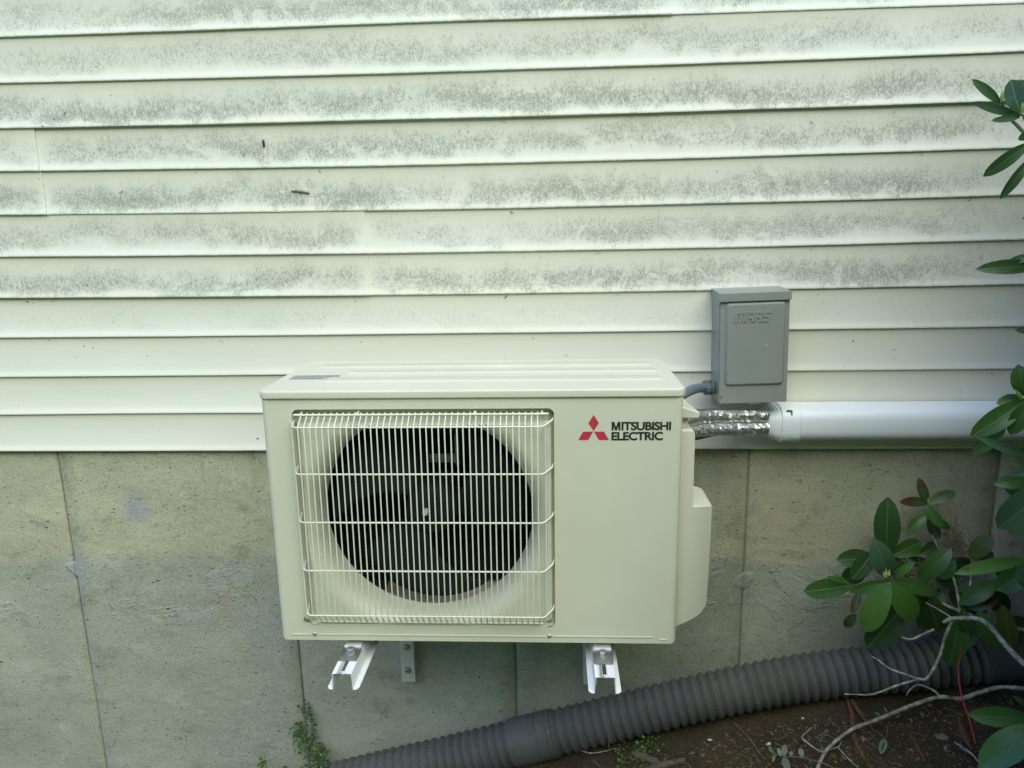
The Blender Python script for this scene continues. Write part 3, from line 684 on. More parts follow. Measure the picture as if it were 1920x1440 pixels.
for (a, b) in ((.1270, .1640), (.6345, .6715)):
    arm(a, b, 0, 0); xc = (a+b)/2; zt = -.0233
    m = MB(); pl = rrect(xc-.0195, xc+.0195, -.040, .006, .010, 4); m.prism([(x, y, zt) for x, y in pl], (0, 0, .0035))
    m.build('clamp_plate', 'zinc', br, bevel=.0012)
    m = MB(); m.box(xc-.0175, xc+.0175, .000, .03, zt+.0035, zt+.007); m.build('clamp_tab', 'white', br, bevel=.001)
    m = MB(); m.prism([(x, y, zt-.006) for x, y in rrect(xc-.0185, xc+.0185, -.043, -.033, .004, 4)], (0, 0, .009)); m.build('clamp_lip', 'zinc', br, bevel=.0015)
    m = MB(); m.lathe([(0, .0125), (.002, .0125), (.002, .0085)], (xc, -.016, zt+.0035), (0, 0, 1), 20); w_ = m.build('washer', 'bolt', br, smooth=30)
    m = MB(); m.lathe([(0, .0088), (.0065, .0088), (.0075, .0075)], (xc, -.016, zt+.0055), (0, 0, 1), 6); m.build('bolt', 'bolt', br, smooth=20)
for (a, b) in ((.1345, .1730), (.633, .6715)):
    m = MB(); m.box(a, b, W-.020, W+.0155, -.405, -.02); po = m.build('post', 'post', br, bevel=.0025)
    for z in (-.2965, -.367):
        m = MB(); xc = (a+b)/2+.0; m.lathe([(0, .0095), (.0015, .0095), (.0015, .0070)], (xc, W-.020, z), (0, -1, 0), 18); m.lathe([(0, .0072), (.005, .0072), (.006, .006)], (xc, W-.0215, z), (0, -1, 0), 6)
        m.build('bolt', 'bolt', br, smooth=20)
m = MB(); m.box(.10, .72, W-.028, W-.0205, -.062, -.022); m.build('crossbar', 'post', br, bevel=.002)
# ------------------------------------------------------------------ disconnect box
bx = thing('disconnect_box', (.950, W, .3935), 'grey metal electrical disconnect box with embossed lettering on the siding', 'electrical box', rot=(0, -.022, 0))
x0, x1, zb, ztp, YF = .9490, 1.1070, .3935, .655, .385
m = MB(); m.box(x0, x1, YF+.004, W-.001, zb+.004, ztp-.002); m.build('box_body', 'grey', bx, bevel=.0015)
m = MB(); m.box(x0+.002, x1+.0005, YF-.001, YF+.0035, zb, ztp-.018); dc = m.build('box_cover', 'grey', bx, bevel=.001)
def bulge(x0, x1, z0, z1, y0, y1, r, ins, name, mat, par):
    m = MB(); a = rrect(x0, x1, z0, z1, r, 6); lv = [(0, 0), (ins*.35, .55), (ins*.75, .92), (ins, 1)]; n_ = len(a); vs = []
    for i_, h_ in lv:
        vs += [(x, y0+(y1-y0)*h_, z) for x, z in rrect(x0+i_, x1-i_, z0+i_, z1-i_, max(.001, r-i_), 6)]
    fs = [(q*n_+k, q*n_+(k+1) % n_, (q+1)*n_+(k+1) % n_, (q+1)*n_+k) for q in range(3) for k in range(n_)]+[tuple(3*n_+k for k in range(n_))]
    return m.add(vs, fs).build(name, mat, par, smooth=12)
bulge(.9625, 1.0985, .436, .6325, YF-.001, YF-.007, .010, .006, 'raised_panel', 'grey', dc)
def embossed_word(x0, x1, z0, z1, y):
    # four squarish slanted letters made of raised strokes: M A R S
    h = z1-z0; t = h*.20; sh_ = .28; gw = (x1-x0-h*sh_)
    ws = [.31, .22, .20, .21]; gap = .02; u = x0; tot = sum(ws)+gap*3
    def stroke(m, xa, xb, za, zb):
        pts = [(xa+sh_*(za-z0), y, za), (xb+sh_*(za-z0), y, za), (xb+sh_*(zb-z0), y, zb), (xa+sh_*(zb-z0), y, zb)]; m.prism(pts, (0, -.0020, 0))
    for k, w0 in enumerate(ws):
        w = w0/tot*gw; a, b = u, u+w; m = MB(); tt = t*.9
        if k == 0:
            for q in range(3): c = a+(w-tt)*q/2; stroke(m, c, c+tt, z0, z1-t)
            stroke(m, a, b, z1-t, z1)
        elif k == 1: stroke(m, a, a+tt, z0, z1-t); stroke(m, b-tt, b, z0, z1-t); stroke(m, a, b, z1-t, z1); stroke(m, a+tt, b-tt, z0+h*.30, z0+h*.46)
        elif k == 2: stroke(m, a, a+tt, z0, z1-t); stroke(m, a, b, z1-t, z1); stroke(m, b-tt, b, z0, z0+h*.36); stroke(m, b-tt, b, z0+h*.52, z1-t); stroke(m, a+tt, b, z0+h*.36, z0+h*.52)
        else: stroke(m, a, b, z1-t, z1); stroke(m, a, a+tt, z0+h*.58, z1-t); stroke(m, a, b, z0+h*.42, z0+h*.58); stroke(m, b-tt, b, z0+t, z0+h*.42); stroke(m, a, b, z0, z0+t)
        m.build('lettering', 'grey', dc); u = b+gap/tot*gw
embossed_word(.979, 1.066, .5865, .6105, YF-.0068)
m = MB(); m.prism([(x0-.002, YF-.008, ztp-.020), (x0-.002, YF-.008, ztp-.001), (x0-.002, W-.0005, ztp+.004), (x0-.002, W-.0005, ztp-.012), (x0-.002, YF+.001, ztp-.020)], (x1-x0+.004, 0, 0)); m.build('rain_hood', 'grey', bx, bevel=.001)
m = MB(); m.box(1.018, 1.046, YF-.002, YF+.006, zb-.004, zb+.0005); m.lathe([(0, .008), (.003, .008)], (1.026, YF+.006, zb-.001), (0, 0, -1), 12); m.build('hasp', 'nut', bx, bevel=.0005)
screw(.9558, .4105, YF-.001, .0018, bx, 'nut'); screw(1.0555, .530, YF-.007, .0010, bx, 'bit')
# ------------------------------------------------------------------ conduit
cd = thing('electrical_conduit', tuple(at(1325, 727, .42)), 'short blue grey flexible conduit from the unit to the grey box', 'conduit')
pth = smoothpath([at(1262, 752, .25), at(1285, 737, .30), at(1303, 729, .36), at(1320, 727, .42)], 6)
MB().tube(pth, .0115, 14).build('conduit_hose', 'conduit', cd, smooth=60)
c0 = at(1319, 727, .42); c1 = Vector((x0, c0.y+.004, c0.z+.0)); ax = (c1-c0).normalized(); L = (c1-c0).length
m = MB(); m.lathe([(0, .0125), (.001, .0165), (L*.42, .0165), (L*.45, .0145), (L*.55, .0145), (L*.56, .0185), (L*.72, .0185), (L*.74, .014), (L*1.02, .014)], c0, ax, 20); m.build('conduit_fitting', 'nut', cd, smooth=30)
m = MB(); a_ = ax.orthogonal().normalized(); b_ = ax.cross(a_)
for k in range(14):
    q = 2*PI*k/14; c = c0+ax*.002+(a_*math.cos(q)+b_*math.sin(q))*.0165; m.tube([c, c+ax*(L*.38)], .0013, 5)
m.build('nut_ribs', 'nut', cd, smooth=50)
# ------------------------------------------------------------------ refrigerant lines
ls = thing('refrigerant_lines', tuple(at(1360, 795, .38)), 'two crinkled foil wrapped refrigerant lines between unit and white duct', 'pipe')
def foil_pipe(path, r, ph):
    P = smoothpath(path, 16); seg = 15; mb = MB(); mb.tube(P, [r]*len(P), seg)
    out = []
    for v in mb.v:
        v = Vector(v); q = v*150+Vector((ph*7, 0, 0)); out.append(tuple(v+noise.noise_vector(q)*.0025+noise.noise_vector(v*60+Vector((0, ph, 0)))*.0012))
    mb.v = out
    return mb.build('foil_pipe', 'foil', ls)
foil_pipe([at(1280, 786, .26), at(1300, 783, .30), at(1350, 781, .36), at(1436, 780, .405)], .0150, 3)
foil_pipe([at(1280, 812, .26), at(1300, 809, .29), at(1350, 805, .35), at(1436, 804, .395)], .0150, 9)
cb = thing('drain_cable', tuple(at(1330, 822, .33)), 'thin black cable below the foil wrapped lines beside the unit', 'cable')
MB().tube(smoothpath([at(1290, 826, .24), at(1310, 821, .30), at(1340, 814, .35), at(1362, 810, .385)], 6), .0045, 8).build('cable', 'dark', cb, smooth=60)
# ------------------------------------------------------------------ line set duct
du = thing('line_set_duct', tuple(at(1700, 790, W)), 'white plastic line set duct running right along the siding', 'duct')
def dprof(x, w, d, yb=W-.002, zc=None, n=20):
    pts = []
    for k in range(n+1):
        a = PI*k/n; ca, sa = math.cos(a), math.sin(a); e = .62
        pts.append((x, yb-d*(abs(sa)**e), zc+w/2*(1 if ca > 0 else -1)*(abs(ca)**e)))
    return pts
def loft(sections, name, mat, par, sm=35, cap=True):
    n_ = len(sections[0]); vs = [p for s_ in sections for p in s_]; fs = [(i*n_+k, i*n_+k+1, (i+1)*n_+k+1, (i+1)*n_+k) for i in range(len(sections)-1) for k in range(n_-1)]
    if cap: fs += [tuple(range(n_)), tuple((len(sections)-1)*n_+k for k in range(n_))]
    return MB().add(vs, fs).build(name, mat, par, smooth=sm)
zc = lambda x: .3300-.0015*(x-1.15)
loft([dprof(x, .0885, .064, zc=zc(x)) for x in (1.148, 1.4, 1.8, 2.2, 2.6, 3.0)], 'duct_cover', 'pvc', du)
loft([dprof(x, .0925, .0445, zc=zc(x)-.0005) for x in (1.1485, 2.0, 3.0)], 'duct_base', 'pvc', du)
loft([dprof(x, w_, d_, zc=zc(x)-.001) for x, w_, d_ in ((1.106, .0925, .066), (1.108, .0955, .068), (1.150, .0955, .068), (1.152, .0925, .066))], 'duct_collar', 'pvc', du)
secs = []
for k in range(9):
    t = k/8; x = 1.0530+.0545*t; w_ = .056+.0365*t**1.1; d_ = .057+.009*t
    secs.append(dprof(x, w_, d_, zc=zc(x)-.001));
    if k < 8: secs.append(dprof(x+.0044, w_+.0006, d_+.0003, zc=zc(x)-.001)); secs.append(dprof(x+.005, w_+.0022, d_+.0012, zc=zc(x)-.001))
loft(secs, 'duct_reducer', 'pvc', du, 20, True)
m = MB(); m.box(1.118, 1.130, W-.062, W-.0575, .3665, .3695).box(1.1275, 1.130, W-.066, W-.061, .3575, .3685); m.build('collar_clip', 'nut', du)
# ------------------------------------------------------------------ corrugated drain pipe
P = smoothpath([at(x, y, HY(x)) for x, y in hp], 40)
# arc-length resample
def resample(P, step):
    out = [P[0]]; acc = 0
    for a, b in zip(P, P[1:]):
        L = (b-a).length; d = step-acc
        while d <= L: out.append(a+(b-a)*(d/L)); d += step
        acc = (acc+L) % step if L+acc >= step else acc+L
    return out
step = .0245/8; P = resample(P, step)
hose = thing('drain_pipe', tuple(P[len(P)//2]), 'dark grey corrugated drain pipe lying against the foundation', 'drain pipe')
cpx = at(1003, 1384, .42).x; c2x = at(1860, 1235, .40).x
def hose_seg(i0, i1, name, smoothc=False, r0=HR, cap=False):
    pts, rs = [], []
    for i in range(i0, i1):
        ph = (i % 8)/8; tri = abs(ph*2-1); r = r0-.0085+.0085*(1-tri)**.85 if not smoothc else r0+.0005
        pts.append(P[i]); rs.append(r)
    mb = MB(); mb.tube(pts, rs, 30, cap)
    return mb
i1 = min(range(len(P)), key=lambda i: abs(P[i].x-(cpx-.028))); i2 = min(range(len(P)), key=lambda i: abs(P[i].x-(cpx+.026)))
i3 = min(range(len(P)), key=lambda i: abs(P[i].x-c2x)); i1 -= i1 % 8; i2 += 8-i2 % 8; i3 -= i3 % 8
hose_seg(0, i1+1, '').build('corrugated_section', 'hose', hose, smooth=32)
hose_seg(i2, i3+1, '').build('corrugated_section', 'hose', hose, smooth=32)
mb = MB(); ii = list(range(i1-3, i2+4)); mb.tube([P[i] for i in ii], [(.0628 if (k-len(ii)*.62) % 9 > 1 or k < len(ii)*.55 else .0610) for k in range(len(ii))], 30, True); mb.build('coupling_sleeve', 'hose', hose, smooth=48)
mb = MB(); mb.tube(P[i3-3:], .0628, 30, True); mb.build('coupling_sleeve', 'hose', hose, smooth=48)
m = MB(); rs1 = random.Random(9)
for q_ in range(260):
    i_ = rs1.randrange(60, i3-10); p_ = P[i_]; a_ = math.radians(rs1.gauss(100, 35)); r_ = HR+.0006
    c_ = p_+Vector((0, -math.cos(a_-PI/2)*r_*0 - math.sin(a_)*0, 0)); th_ = math.radians(rs1.uniform(5, 120))
    c_ = p_+Vector((0, -math.sin(th_)*r_, math.cos(th_)*r_)); s_ = rs1.choice([.0012, .0018, .003])
    d_ = Vector((rs1.gauss(0, 1), rs1.gauss(0, .6), rs1.gauss(0, .8))).normalized()*s_; n_ = Vector((0, -math.sin(th_), math.cos(th_))); e_ = d_.cross(n_)*rs1.uniform(.4, .9)
    m.add([c_-d_, c_-e_, c_+d_, c_+e_, c_+n_*s_*.4], [(0, 1, 4), (1, 2, 4), (2, 3, 4), (3, 0, 4)])
tag(m.build('caught_litter', 'dry', hose), kind='stuff')
# ------------------------------------------------------------------ leaves
def leaf_mb(base, tip, w, roll=0.0, bend=.12, fold=.18, nl=9, shape=1.0, wav=.0):
    base, tip = Vector(base), Vector(tip); d = tip-base; L = d.length; t = d.normalized()
    toc = (CP-(base+tip)/2).normalized(); nrm = (toc-t*toc.dot(t)).normalized(); side = t.cross(nrm)
    rot = Matrix.Rotation(roll, 3, t); nrm = rot @ nrm; side = rot @ side
    m = MB(); vs = []; uvs = []; cols = [-1, -.55, 0, .55, 1]
    for i in range(nl+1):
        s = i/nl; ww = w/2*max(.02, (math.sin(PI*min(1, s**(1.08*shape)*.985+.012))**.56)) * (1 if s < .97 else .55)
        c = base+d*s+nrm*(L*bend*(math.sin(PI*s)*.6 - s*s*.7))
        for k in cols:
            lift = -abs(k)*fold*ww*1.0 if True else 0
            wv = wav*ww*math.sin(s*9+k*2)*abs(k)
            vs.append(c+side*(ww*k)+nrm*(-lift+wv)); uvs.append((s, .5+k*.5*(ww/(w/2)) ))
    nc = len(cols); m.add(vs, [(i*nc+k, i*nc+k+1, (i+1)*nc+k+1, (i+1)*nc+k) for i in range(nl) for k in range(nc-1)], uvs)
    return m
def leafpx(par, b, t, wpx, Yb, Yt=None, mat='leaf', **k):
    Yt = Yb if Yt is None else Yt; B = at(b[0], b[1], Yb); T = at(t[0], t[1], Yt); dep = ((B+T)/2-CP).dot(CF)
    k.setdefault('bend', random.uniform(.04, .16)); k.setdefault('fold', random.uniform(.10, .30)); k.setdefault('roll', random.uniform(-.25, .25)); k.setdefault('wav', random.uniform(0, .08))
    return leaf_mb(B, T, wpx*dep/FPX, **k).build('leaf', mat, par, smooth=180, recalc=False)
def stempx(par, pts, r, mat='stem', name='stem'):
    Q = smoothpath([at(x, y, Y) for x, y, Y in pts], 5); n_ = len(Q)
    rr = [r[0]+(r[1]-r[0])*i/(n_-1) for i in range(n_)] if isinstance(r, tuple) else r
    mb = MB(); mb.tube(Q, rr, 8)
    mb.v = [tuple(Vector(v)+Vector((1, 1, 1))*(noise.noise(Vector(v)*130)*.0008)) for v in mb.v]
    return mb.build(name, mat, par, smooth=70)
# low rhododendron by the foundation
lo = thing('rhododendron_sapling', tuple(at(1800, 1290, .22)), 'low rhododendron sprawling over the drain pipe with dark glossy leaf rosettes', 'shrub')
L1 = [  # base, tip, width, Y, mat
 ((1662,1040),(1665,934),46,.33,'leafd'), ((1667,1081),(1641,1014),42,.25,'leafg'), ((1640,1047),(1569,1050),36,.33,'leafd'), ((1636,1036),(1598,1086),34,.30,'leafd'),
 ((1625,1060),(1580,1092),34,.36,'leafd'), ((1598,1096),(1507,1110),38,.30,'leaf'), ((1662,1090),(1593,1110),20,.24,'leaf'), ((1667,1095),(1619,1186),46,.20,'leaf2'),
 ((1668,1095),(1721,1165),46,.20,'leaf2'), ((1673,1091),(1765,1111),32,.23,'leaf'), ((1690,1140),(1626,1215),52,.28,'leafd'), ((1678,1082),(1712,1055),15,.22,'leaf2'),
 ((1672,1041),(1730,1016),32,.36,'leaf'), ((1724,1040),(1764,1022),30,.38,'leafd'), ((1722,1090),(1782,1028),36,.28,'leaf'), ((1739,946),(1723,896),18,.40,'leafb'),
 ((1738,943),(1689,941),19,.40,'leafb'), ((1741,943),(1792,922),22,.40,'leaf'), ((1738,962),(1702,995),19,.39,'leaf2'), ((1741,948),(1766,990),20,.38,'leaf2'), ((1745,965),(1757,1012),22,.41,'leafd'), ((1752,972),(1783,994),16,.41,'leaf'),
 ((1819,1046),(1861,1004),34,.36,'leafy'), ((1926,1050),(1792,1074),26,.05,'leaf2'), ((1835,1050),(1862,1035),22,.37,'leafb'),
 ((1735,1110),(1762,1188),50,.33,'leafd'), ((1765,1105),(1725,1180),44,.38,'leafd'), ((1800,1150),(1780,1250),44,.27,'leaf'), ((1806,1140),(1816,1196),26,.25,'leaf'), ((1835,1145),(1869,1216),36,.25,'leaf'),
 ((1880,1135),(1897,1216),34,.22,'leafy'), ((1925,1070),(1868,1106),40,.20,'leaf'), ((1870,1090),(1800,1132),34,.30,'leaf'), ((1605,1152),(1583,1176),18,.34,'leafb'), ((1612,1110),(1598,1150),16,.30,'leafb'),
 ((1812,1140),(1872,1126),22,.31,'leafb'), ((1730,1060),(1700,1100),36,.38,'leafd'), ((1745,1075),(1800,1100),38,.39,'leafd'), ((1770,1060),(1830,1060),32,.41,'leafd'), ((1780,1110),(1850,1160),40,.39,'leafd'),
 ((1760,1130),(1810,1185),42,.40,'leafd'), ((1650,1110),(1690,1175),40,.36,'leafd'), ((1700,1100),(1750,1150),40,.33,'leafd'), ((1830,1100),(1900,1150),40,.38,'leafd'), ((1850,1150),(1800,1215),36,.34,'leafd'),
 ((1935,1170),(1868,1180),40,.37,'leafd'), ((1930,1105),(1925,1055),44,.0,'leafg'), ((1790,1050),(1760,1085),30,.35,'leaf'), ((1860,1060),(1920,1090),36,.33,'leaf'),
 ((1700,1050),(1660,1060),26,.37,'leafd'), ((1704,1046),(1745,1070),28,.39,'leafd'), ((1590,1092),(1552,1081),9,.29,'leaf2'), ((1592,1094),(1560,1074),7,.28,'leaf2')]
for b, t, w_, Y, mt in L1: leafpx(lo, b, t, w_, Y, Y-random.uniform(-.02, .03), mt)
for (a, b) in (((1664,1088),(1661,1066)), ((1666,1088),(1668,1068)), ((1663,1090),(1656,1072)), ((1741,945),(1741,934))):
    m = MB(); m.tube([at(*a, .22 if a[0] < 1700 else .39), at((a[0]+b[0])/2, (a[1]+b[1])/2, .21 if a[0] < 1700 else .39), at(*b, .22 if a[0] < 1700 else .39)], [.002, .0035, .0006], 6); m.build('bud', 'bud', lo, smooth=60)
stempx(lo, [(1667,1095,.23), (1680,1110,.28), (1715,1118,.33), (1760,1130,.33), (1810,1150,.30), (1870,1170,.26), (1960,1190,.2)], (.0025, .005), 'bark')
stempx(lo, [(1596,1098,.30), (1640,1105,.32), (1690,1112,.33)], (.0018, .0028))
stempx(lo, [(1739,945,.40), (1742,985,.41), (1760,1030,.38), (1790,1090,.34), (1800,1150,.30)], (.0018, .0035), 'bark')
stempx(lo, [(1800,995,.41), (1819,1030,.38), (1822,1070,.36), (1815,1120,.33)], (.0014, .003), 'bark')
stempx(lo, [(1662,1035,.33), (1672,1070,.32), (1690,1105,.33)], (.0018, .0028))
stempx(lo, [(1672,1041,.36), (1700,1055,.36), (1724,1090,.35), (1740,1120,.33)], (.0018, .003), 'bark')
# dry fluff caught in the sapling
m = MB()
for k in range(230):
    c = at(random.gauss(1783, 15), random.gauss(1016, 15), random.uniform(.38, .43)); d = Vector((random.gauss(.5, .8), random.gauss(0, .3), random.gauss(-.45, .6))).normalized()*random.uniform(.012, .032)
    m.tube([c, c+d*.5+Vector((0, 0, random.uniform(-.003, .003))), c+d], .0007, 3, False)
for k in range(90):
    c = at(random.gauss(1715, 12), random.gauss(1068, 14), random.uniform(.30, .36)); d = Vector((random.gauss(0, .5), random.gauss(0, .3), random.gauss(-.5, .6))).normalized()*random.uniform(.01, .025)
    m.tube([c, c+d*.5, c+d], .0008, 3, False)
tag(m.build('dead_bloom', 'dry', lo), kind='stuff')
# big rhododendron reaching in from the right
bigr = thing('rhododendron_shrub', (1.95, -.05, gz(1.95, -.05)), 'tall rhododendron reaching in from the right edge with long drooping leaves', 'shrub')
L2 = [((1876,193),(1824,149),17,.30,'leafg'), ((1916,216),(1824,192),17,.28,'leafg'), ((1913,219),(1860,226),13,.27,'leafg'), ((1914,212),(1894,148),34,.26,'leafd'), ((1938,175),(1908,150),16,.26,'leaf'),
 ((1930,268),(1844,331),26,.24,'leafd'), ((1932,296),(1876,373),19,.24,'leafd'), ((1945,500),(1835,503),28,.20,'leafd'), ((1942,480),(1888,492),16,.19,'leafg'), ((1945,619),(1904,619),14,.18,'leafg'),
 ((1922,742),(1909,685),34,.14,'leaf'), ((1915,745),(1870,756),22,.16,'leaf'), ((1921,751),(1821,819),40,.13,'leaf'), ((1885,800),(1823,855),26,.15,'leaf'), ((1928,752),(1894,816),32,.11,'leaf'), ((1935,858),(1831,819),17,.02,'leafg'),
 ((1940,888),(1886,890),9,.0,'leafg'), ((1950,898),(1868,906),30,.05,'leaf'), ((1945,925),(1885,915),28,.09,'leafd'), ((1965,905),(1872,994),62,-.05,'leafg'), ((1945,985),(1890,1000),30,.12,'leafy'), ((1935,875),(1895,868),22,.08,'leafd'),
 ((1930,1345),(1817,1341),36,.10,'leaf2'), ((1952,1362),(1834,1437),56,.02,'leaf2'), ((1935,1330),(1900,1305),10,.10,'leaf2'), ((1950,150),(1915,158),20,.30,'leaf'), ((1945,240),(1910,262),18,.25,'leafd'), ((1950,560),(1928,520),20,.2,'leaf'),
 ((1950,410),(1917,408),10,.22,'leafd'), ((1955,455),(1916,452),9,.22,'leaf')]
for b, t, w_, Y, mt in L2: leafpx(bigr, b, t, w_, Y, Y+random.uniform(-.01, .03), mt)
for (a, b, Y) in (((1878,192),(1880,168),.29), ((1917,212),(1918,190),.26), ((1916,748),(1903,730),.12)):
    m = MB(); m.tube([at(*a, Y), at((a[0]+b[0])/2, (a[1]+b[1])/2, Y-.002), at(*b, Y)], [.0025, .004, .0006], 6); m.build('bud', 'bud', bigr, smooth=60)
stempx(bigr, [(1878,193,.30), (1896,224,.29), (1918,247,.27), (1990,330,.22), (2080,600,.1)], (.002, .005))
stempx(bigr, [(1917,214,.27), (1928,235,.26), (1990,330,.22)], (.002, .003))
stempx(bigr, [(1916,748,.13), (1950,770,.12), (2060,900,.05), (2150,1200,-.02)], (.0022, .006))
stempx(bigr, [(1925,1345,.10), (1990,1350,.05), (2120,1330,0)], (.002, .005))
# the rest of the shrub outside the frame (it shades the right end of the wall)
def inframe(p):
    d = Vector(p)-CP; z = d.dot(CF)
    if z < .05: return False
    u_, v_ = 960+FPX*d.dot(CR)/z, 720-FPX*d.dot(CU)/z; return -30 < u_ < 2010 and -30 < v_ < 1500
m = MB(); st = MB(); cnt = 0
rs = random.Random(3)
while cnt < 23000:
    c = Vector((rs.uniform(.95, 3.3), rs.uniform(-1.6, .40), rs.uniform(-.65, 1.68)))
    e1 = ((c.x-2.35)/.95)**2+((c.y+.05)/.48)**2+((c.z-.52)/1.15)**2; e2 = ((c.x-2.0)/1.0)**2+((c.y+.75)/.75)**2+((c.z-.1)/1.05)**2
    if (e1 > 1 and e2 > 1) or inframe(c): continue
    d = Vector((c.x-2.05, c.y+.2, .15*(c.z-.3))).normalized()+Vector((rs.gauss(0, .5), rs.gauss(0, .5), rs.gauss(-.1, .4))); d = d.normalized()*rs.uniform(.07, .13)
    if inframe(c+d): continue
    s_ = d.cross(Vector((rs.gauss(0, .4), rs.gauss(0, .4), 1))).normalized()*rs.uniform(.016, .024)
    m.add([c, c+d*.45+s_, c+d, c+d*.45-s_], [(0, 1, 2, 3)], [(0, .5), (.45, 1), (1, .5), (.45, 0)]); cnt += 1
tag(m.build('foliage', 'leaf', bigr, recalc=False), kind='stuff')
for k in range(9):
    b = Vector((1.95, -.08, gz(1.95, -.08)-.02)); a = rs.uniform(0, 2*PI); e = Vector((2.15+.6*math.cos(a)*.8, -.3+.55*math.sin(a)*.8, rs.uniform(.3, .95)))
    st.tube(smoothpath([b, b*.6+e*.4+Vector((rs.uniform(-.1, .1), rs.uniform(-.1, .1), .1)), e], 6), .009, 7)
st.build('trunk', 'bark', bigr, smooth=60)
# bare grey branches
bb = thing('bare_branch', tuple(at(1640, 1350, .1)), 'pale grey lichened bare branch lying over the soil at lower right', 'branch')
def gY(px, py, lift=0):   # intersect pixel ray with the ground
    d = ray(px, py); t = .5
    for _ in range(400):
        p = CP+d*t
        if p.z <= gz(p.x, p.y)+lift: break
        t += .01
    for _ in range(3):
        pass
    return CP+d*t
def gstem(par, pts, r, mat='bark', name='stem', seg=8, lift=.006):
    Q = smoothpath([gY(x, y, l) for x, y, l in pts], 5); n_ = len(Q); mb = MB()
    mb.tube(Q, [(r[0]+(r[1]-r[0])*i/(n_-1))*(1+.18*noise.noise(Q[i]*60)) for i in range(n_)], seg)
    return mb.build(name, mat, par, smooth=70)
gstem(bb, [(2000,1300,.08), (1920,1291,.075), (1874,1289,.07), (1835,1299,.065), (1801,1310,.06), (1762,1307,.06), (1709,1323,.05), (1640,1351,.045), (1595,1369,.035), (1551,1406,.03), (1531,1445,.02)], (.0055, .0040), name='main_stem')
gstem(bb, [(1762,1307,.06), (1754,1297,.065), (1739,1289,.07), (1721,1284,.07), (1706,1294,.06), (1700,1304,.05)], (.0028, .0018), name='twig')
gstem(bb, [(1549,1408,.03), (1536,1408,.03), (1507,1387,.03), (1505,1380,.03), (1522,1364,.03)], (.0024, .0014), name='twig')
gstem(bb, [(1553,1406,.03), (1572,1400,.03), (1577,1391,.03)], (.002, .0012), name='twig')
gstem(bb, [(1572,1402,.03), (1590,1422,.03), (1612,1442,.02)], (.0015, .001), name='twig')
b2 = thing('forked_branch', tuple(at(1780, 1200, .15)), 'thin forked grey branch hanging in front of the drain pipe', 'branch')
stempx(b2, [(2000,1300,.0), (1920,1244,.08), (1887,1211,.12), (1862,1180,.15), (1839,1162,.16), (1810,1159,.17), (1782,1161,.18), (1770,1167,.19)], (.0062, .0040), 'bark', 'main_stem')
stempx(b2, [(1787,1162,.18), (1774,1190,.18), (1760,1235,.18), (1739,1271,.17), (1725,1273,.17), (1717,1273,.17)], (.0036, .0032), 'bark', 'twig')
stempx(b2, [(1720,1273,.17), (1700,1265,.18), (1671,1255,.20), (1650,1240,.21), (1633,1229,.22)], (.0026, .0012), 'bark', 'twig')
stempx(b2, [(1720,1274,.17), (1680,1286,.18), (1649,1298,.19), (1625,1303,.20), (1584,1301,.21)], (.0030, .0016), 'bark', 'twig')
stempx(b2, [(1785,1159,.18), (1765,1146,.20), (1736,1130,.22)], (.0022, .0014), 'bark', 'twig')
stempx(b2, [(1752,1180,.22), (1725,1192,.22), (1706,1199,.22), (1690,1194,.22)], (.0030, .0018), 'bark', 'twig')
rw = thing('red_wire', tuple(at(1803, 1306, .15)), 'thin red wire dropping past the drain pipe to the soil', 'wire')
stempx(rw, [(1803,1215,.22), (1801,1228,.20), (1797,1260,.17), (1803,1306,.14), (1817,1347,.10), (1829,1393,.06)], .0016, 'redwire', 'wire_strand')
# ------------------------------------------------------------------ creeping weed at the seam, weeds along the pipe
def tinyleaf(m, c, size, rs):
    d = Vector((rs.gauss(0, 1), rs.gauss(-.5, .6), rs.gauss(.2, 1))).normalized()*size; s_ = d.cross(Vector((rs.gauss(0, .5), -1, rs.gauss(0, .5)))).normalized()*size*.42
    u_ = d.cross(s_).normalized()*size*.12
    m.add([c, c+d*.5+s_+u_, c+d, c+d*.5-s_+u_, c+d*.5], [(0, 1, 4), (1, 2, 4), (2, 3, 4), (3, 0, 4)], [(0, .5), (.5, 1), (1, .5), (.5, 0), (.5, .5)])
def weed(name, label, stems, nleaf, size, mat='weed', stem='stem', Yj=.02, pale=0):
    rs = random.Random(len(label)); base = stems[0][0]
    t = thing(name, tuple(base), label, 'weed'); sm = MB(); m = MB(); mp = MB()
    for path in stems:
        Q = smoothpath(path, 6); sm.tube(Q, .0011, 5)
        for q in range(nleaf):
            c = rs.choice(Q)+Vector((rs.gauss(0, .009), -abs(rs.gauss(0, Yj)), rs.gauss(0, .008))); tinyleaf(mp if rs.random() < pale else m, c, size*rs.uniform(.6, 1.25), rs)
    sm.build('stem', stem, t, smooth=60); tag(m.build('leaves', mat, t, recalc=False), kind='stuff')
    if mp.v: tag(mp.build('pale_leaves', 'palegreen', t, recalc=False), kind='stuff')
Yw = W+.008
weed('creeping_weed', 'leafy green creeper climbing the concrete seam below the unit', [[at(600,1450,Yw-.05), at(592,1400,Yw-.01), at(585,1360,Yw), at(578,1316,Yw)], [at(590,1420,Yw-.02), at(575,1385,Yw), at(556,1358,Yw)], [at(600,1440,Yw-.06), at(612,1415,Yw-.03), at(606,1395,Yw-.01)]], 105, .0125, pale=.25)
weed('leafy_weed', 'low green weed sprouting at the bottom edge left of the creeper', [[at(505,1470,.40), at(498,1432,.42), at(497,1418,.43)], [at(520,1465,.40), at(540,1436,.42)], [at(560,1462,.38), at(575,1436,.38), at(590,1432,.38)]], 24, .014, pale=.15)
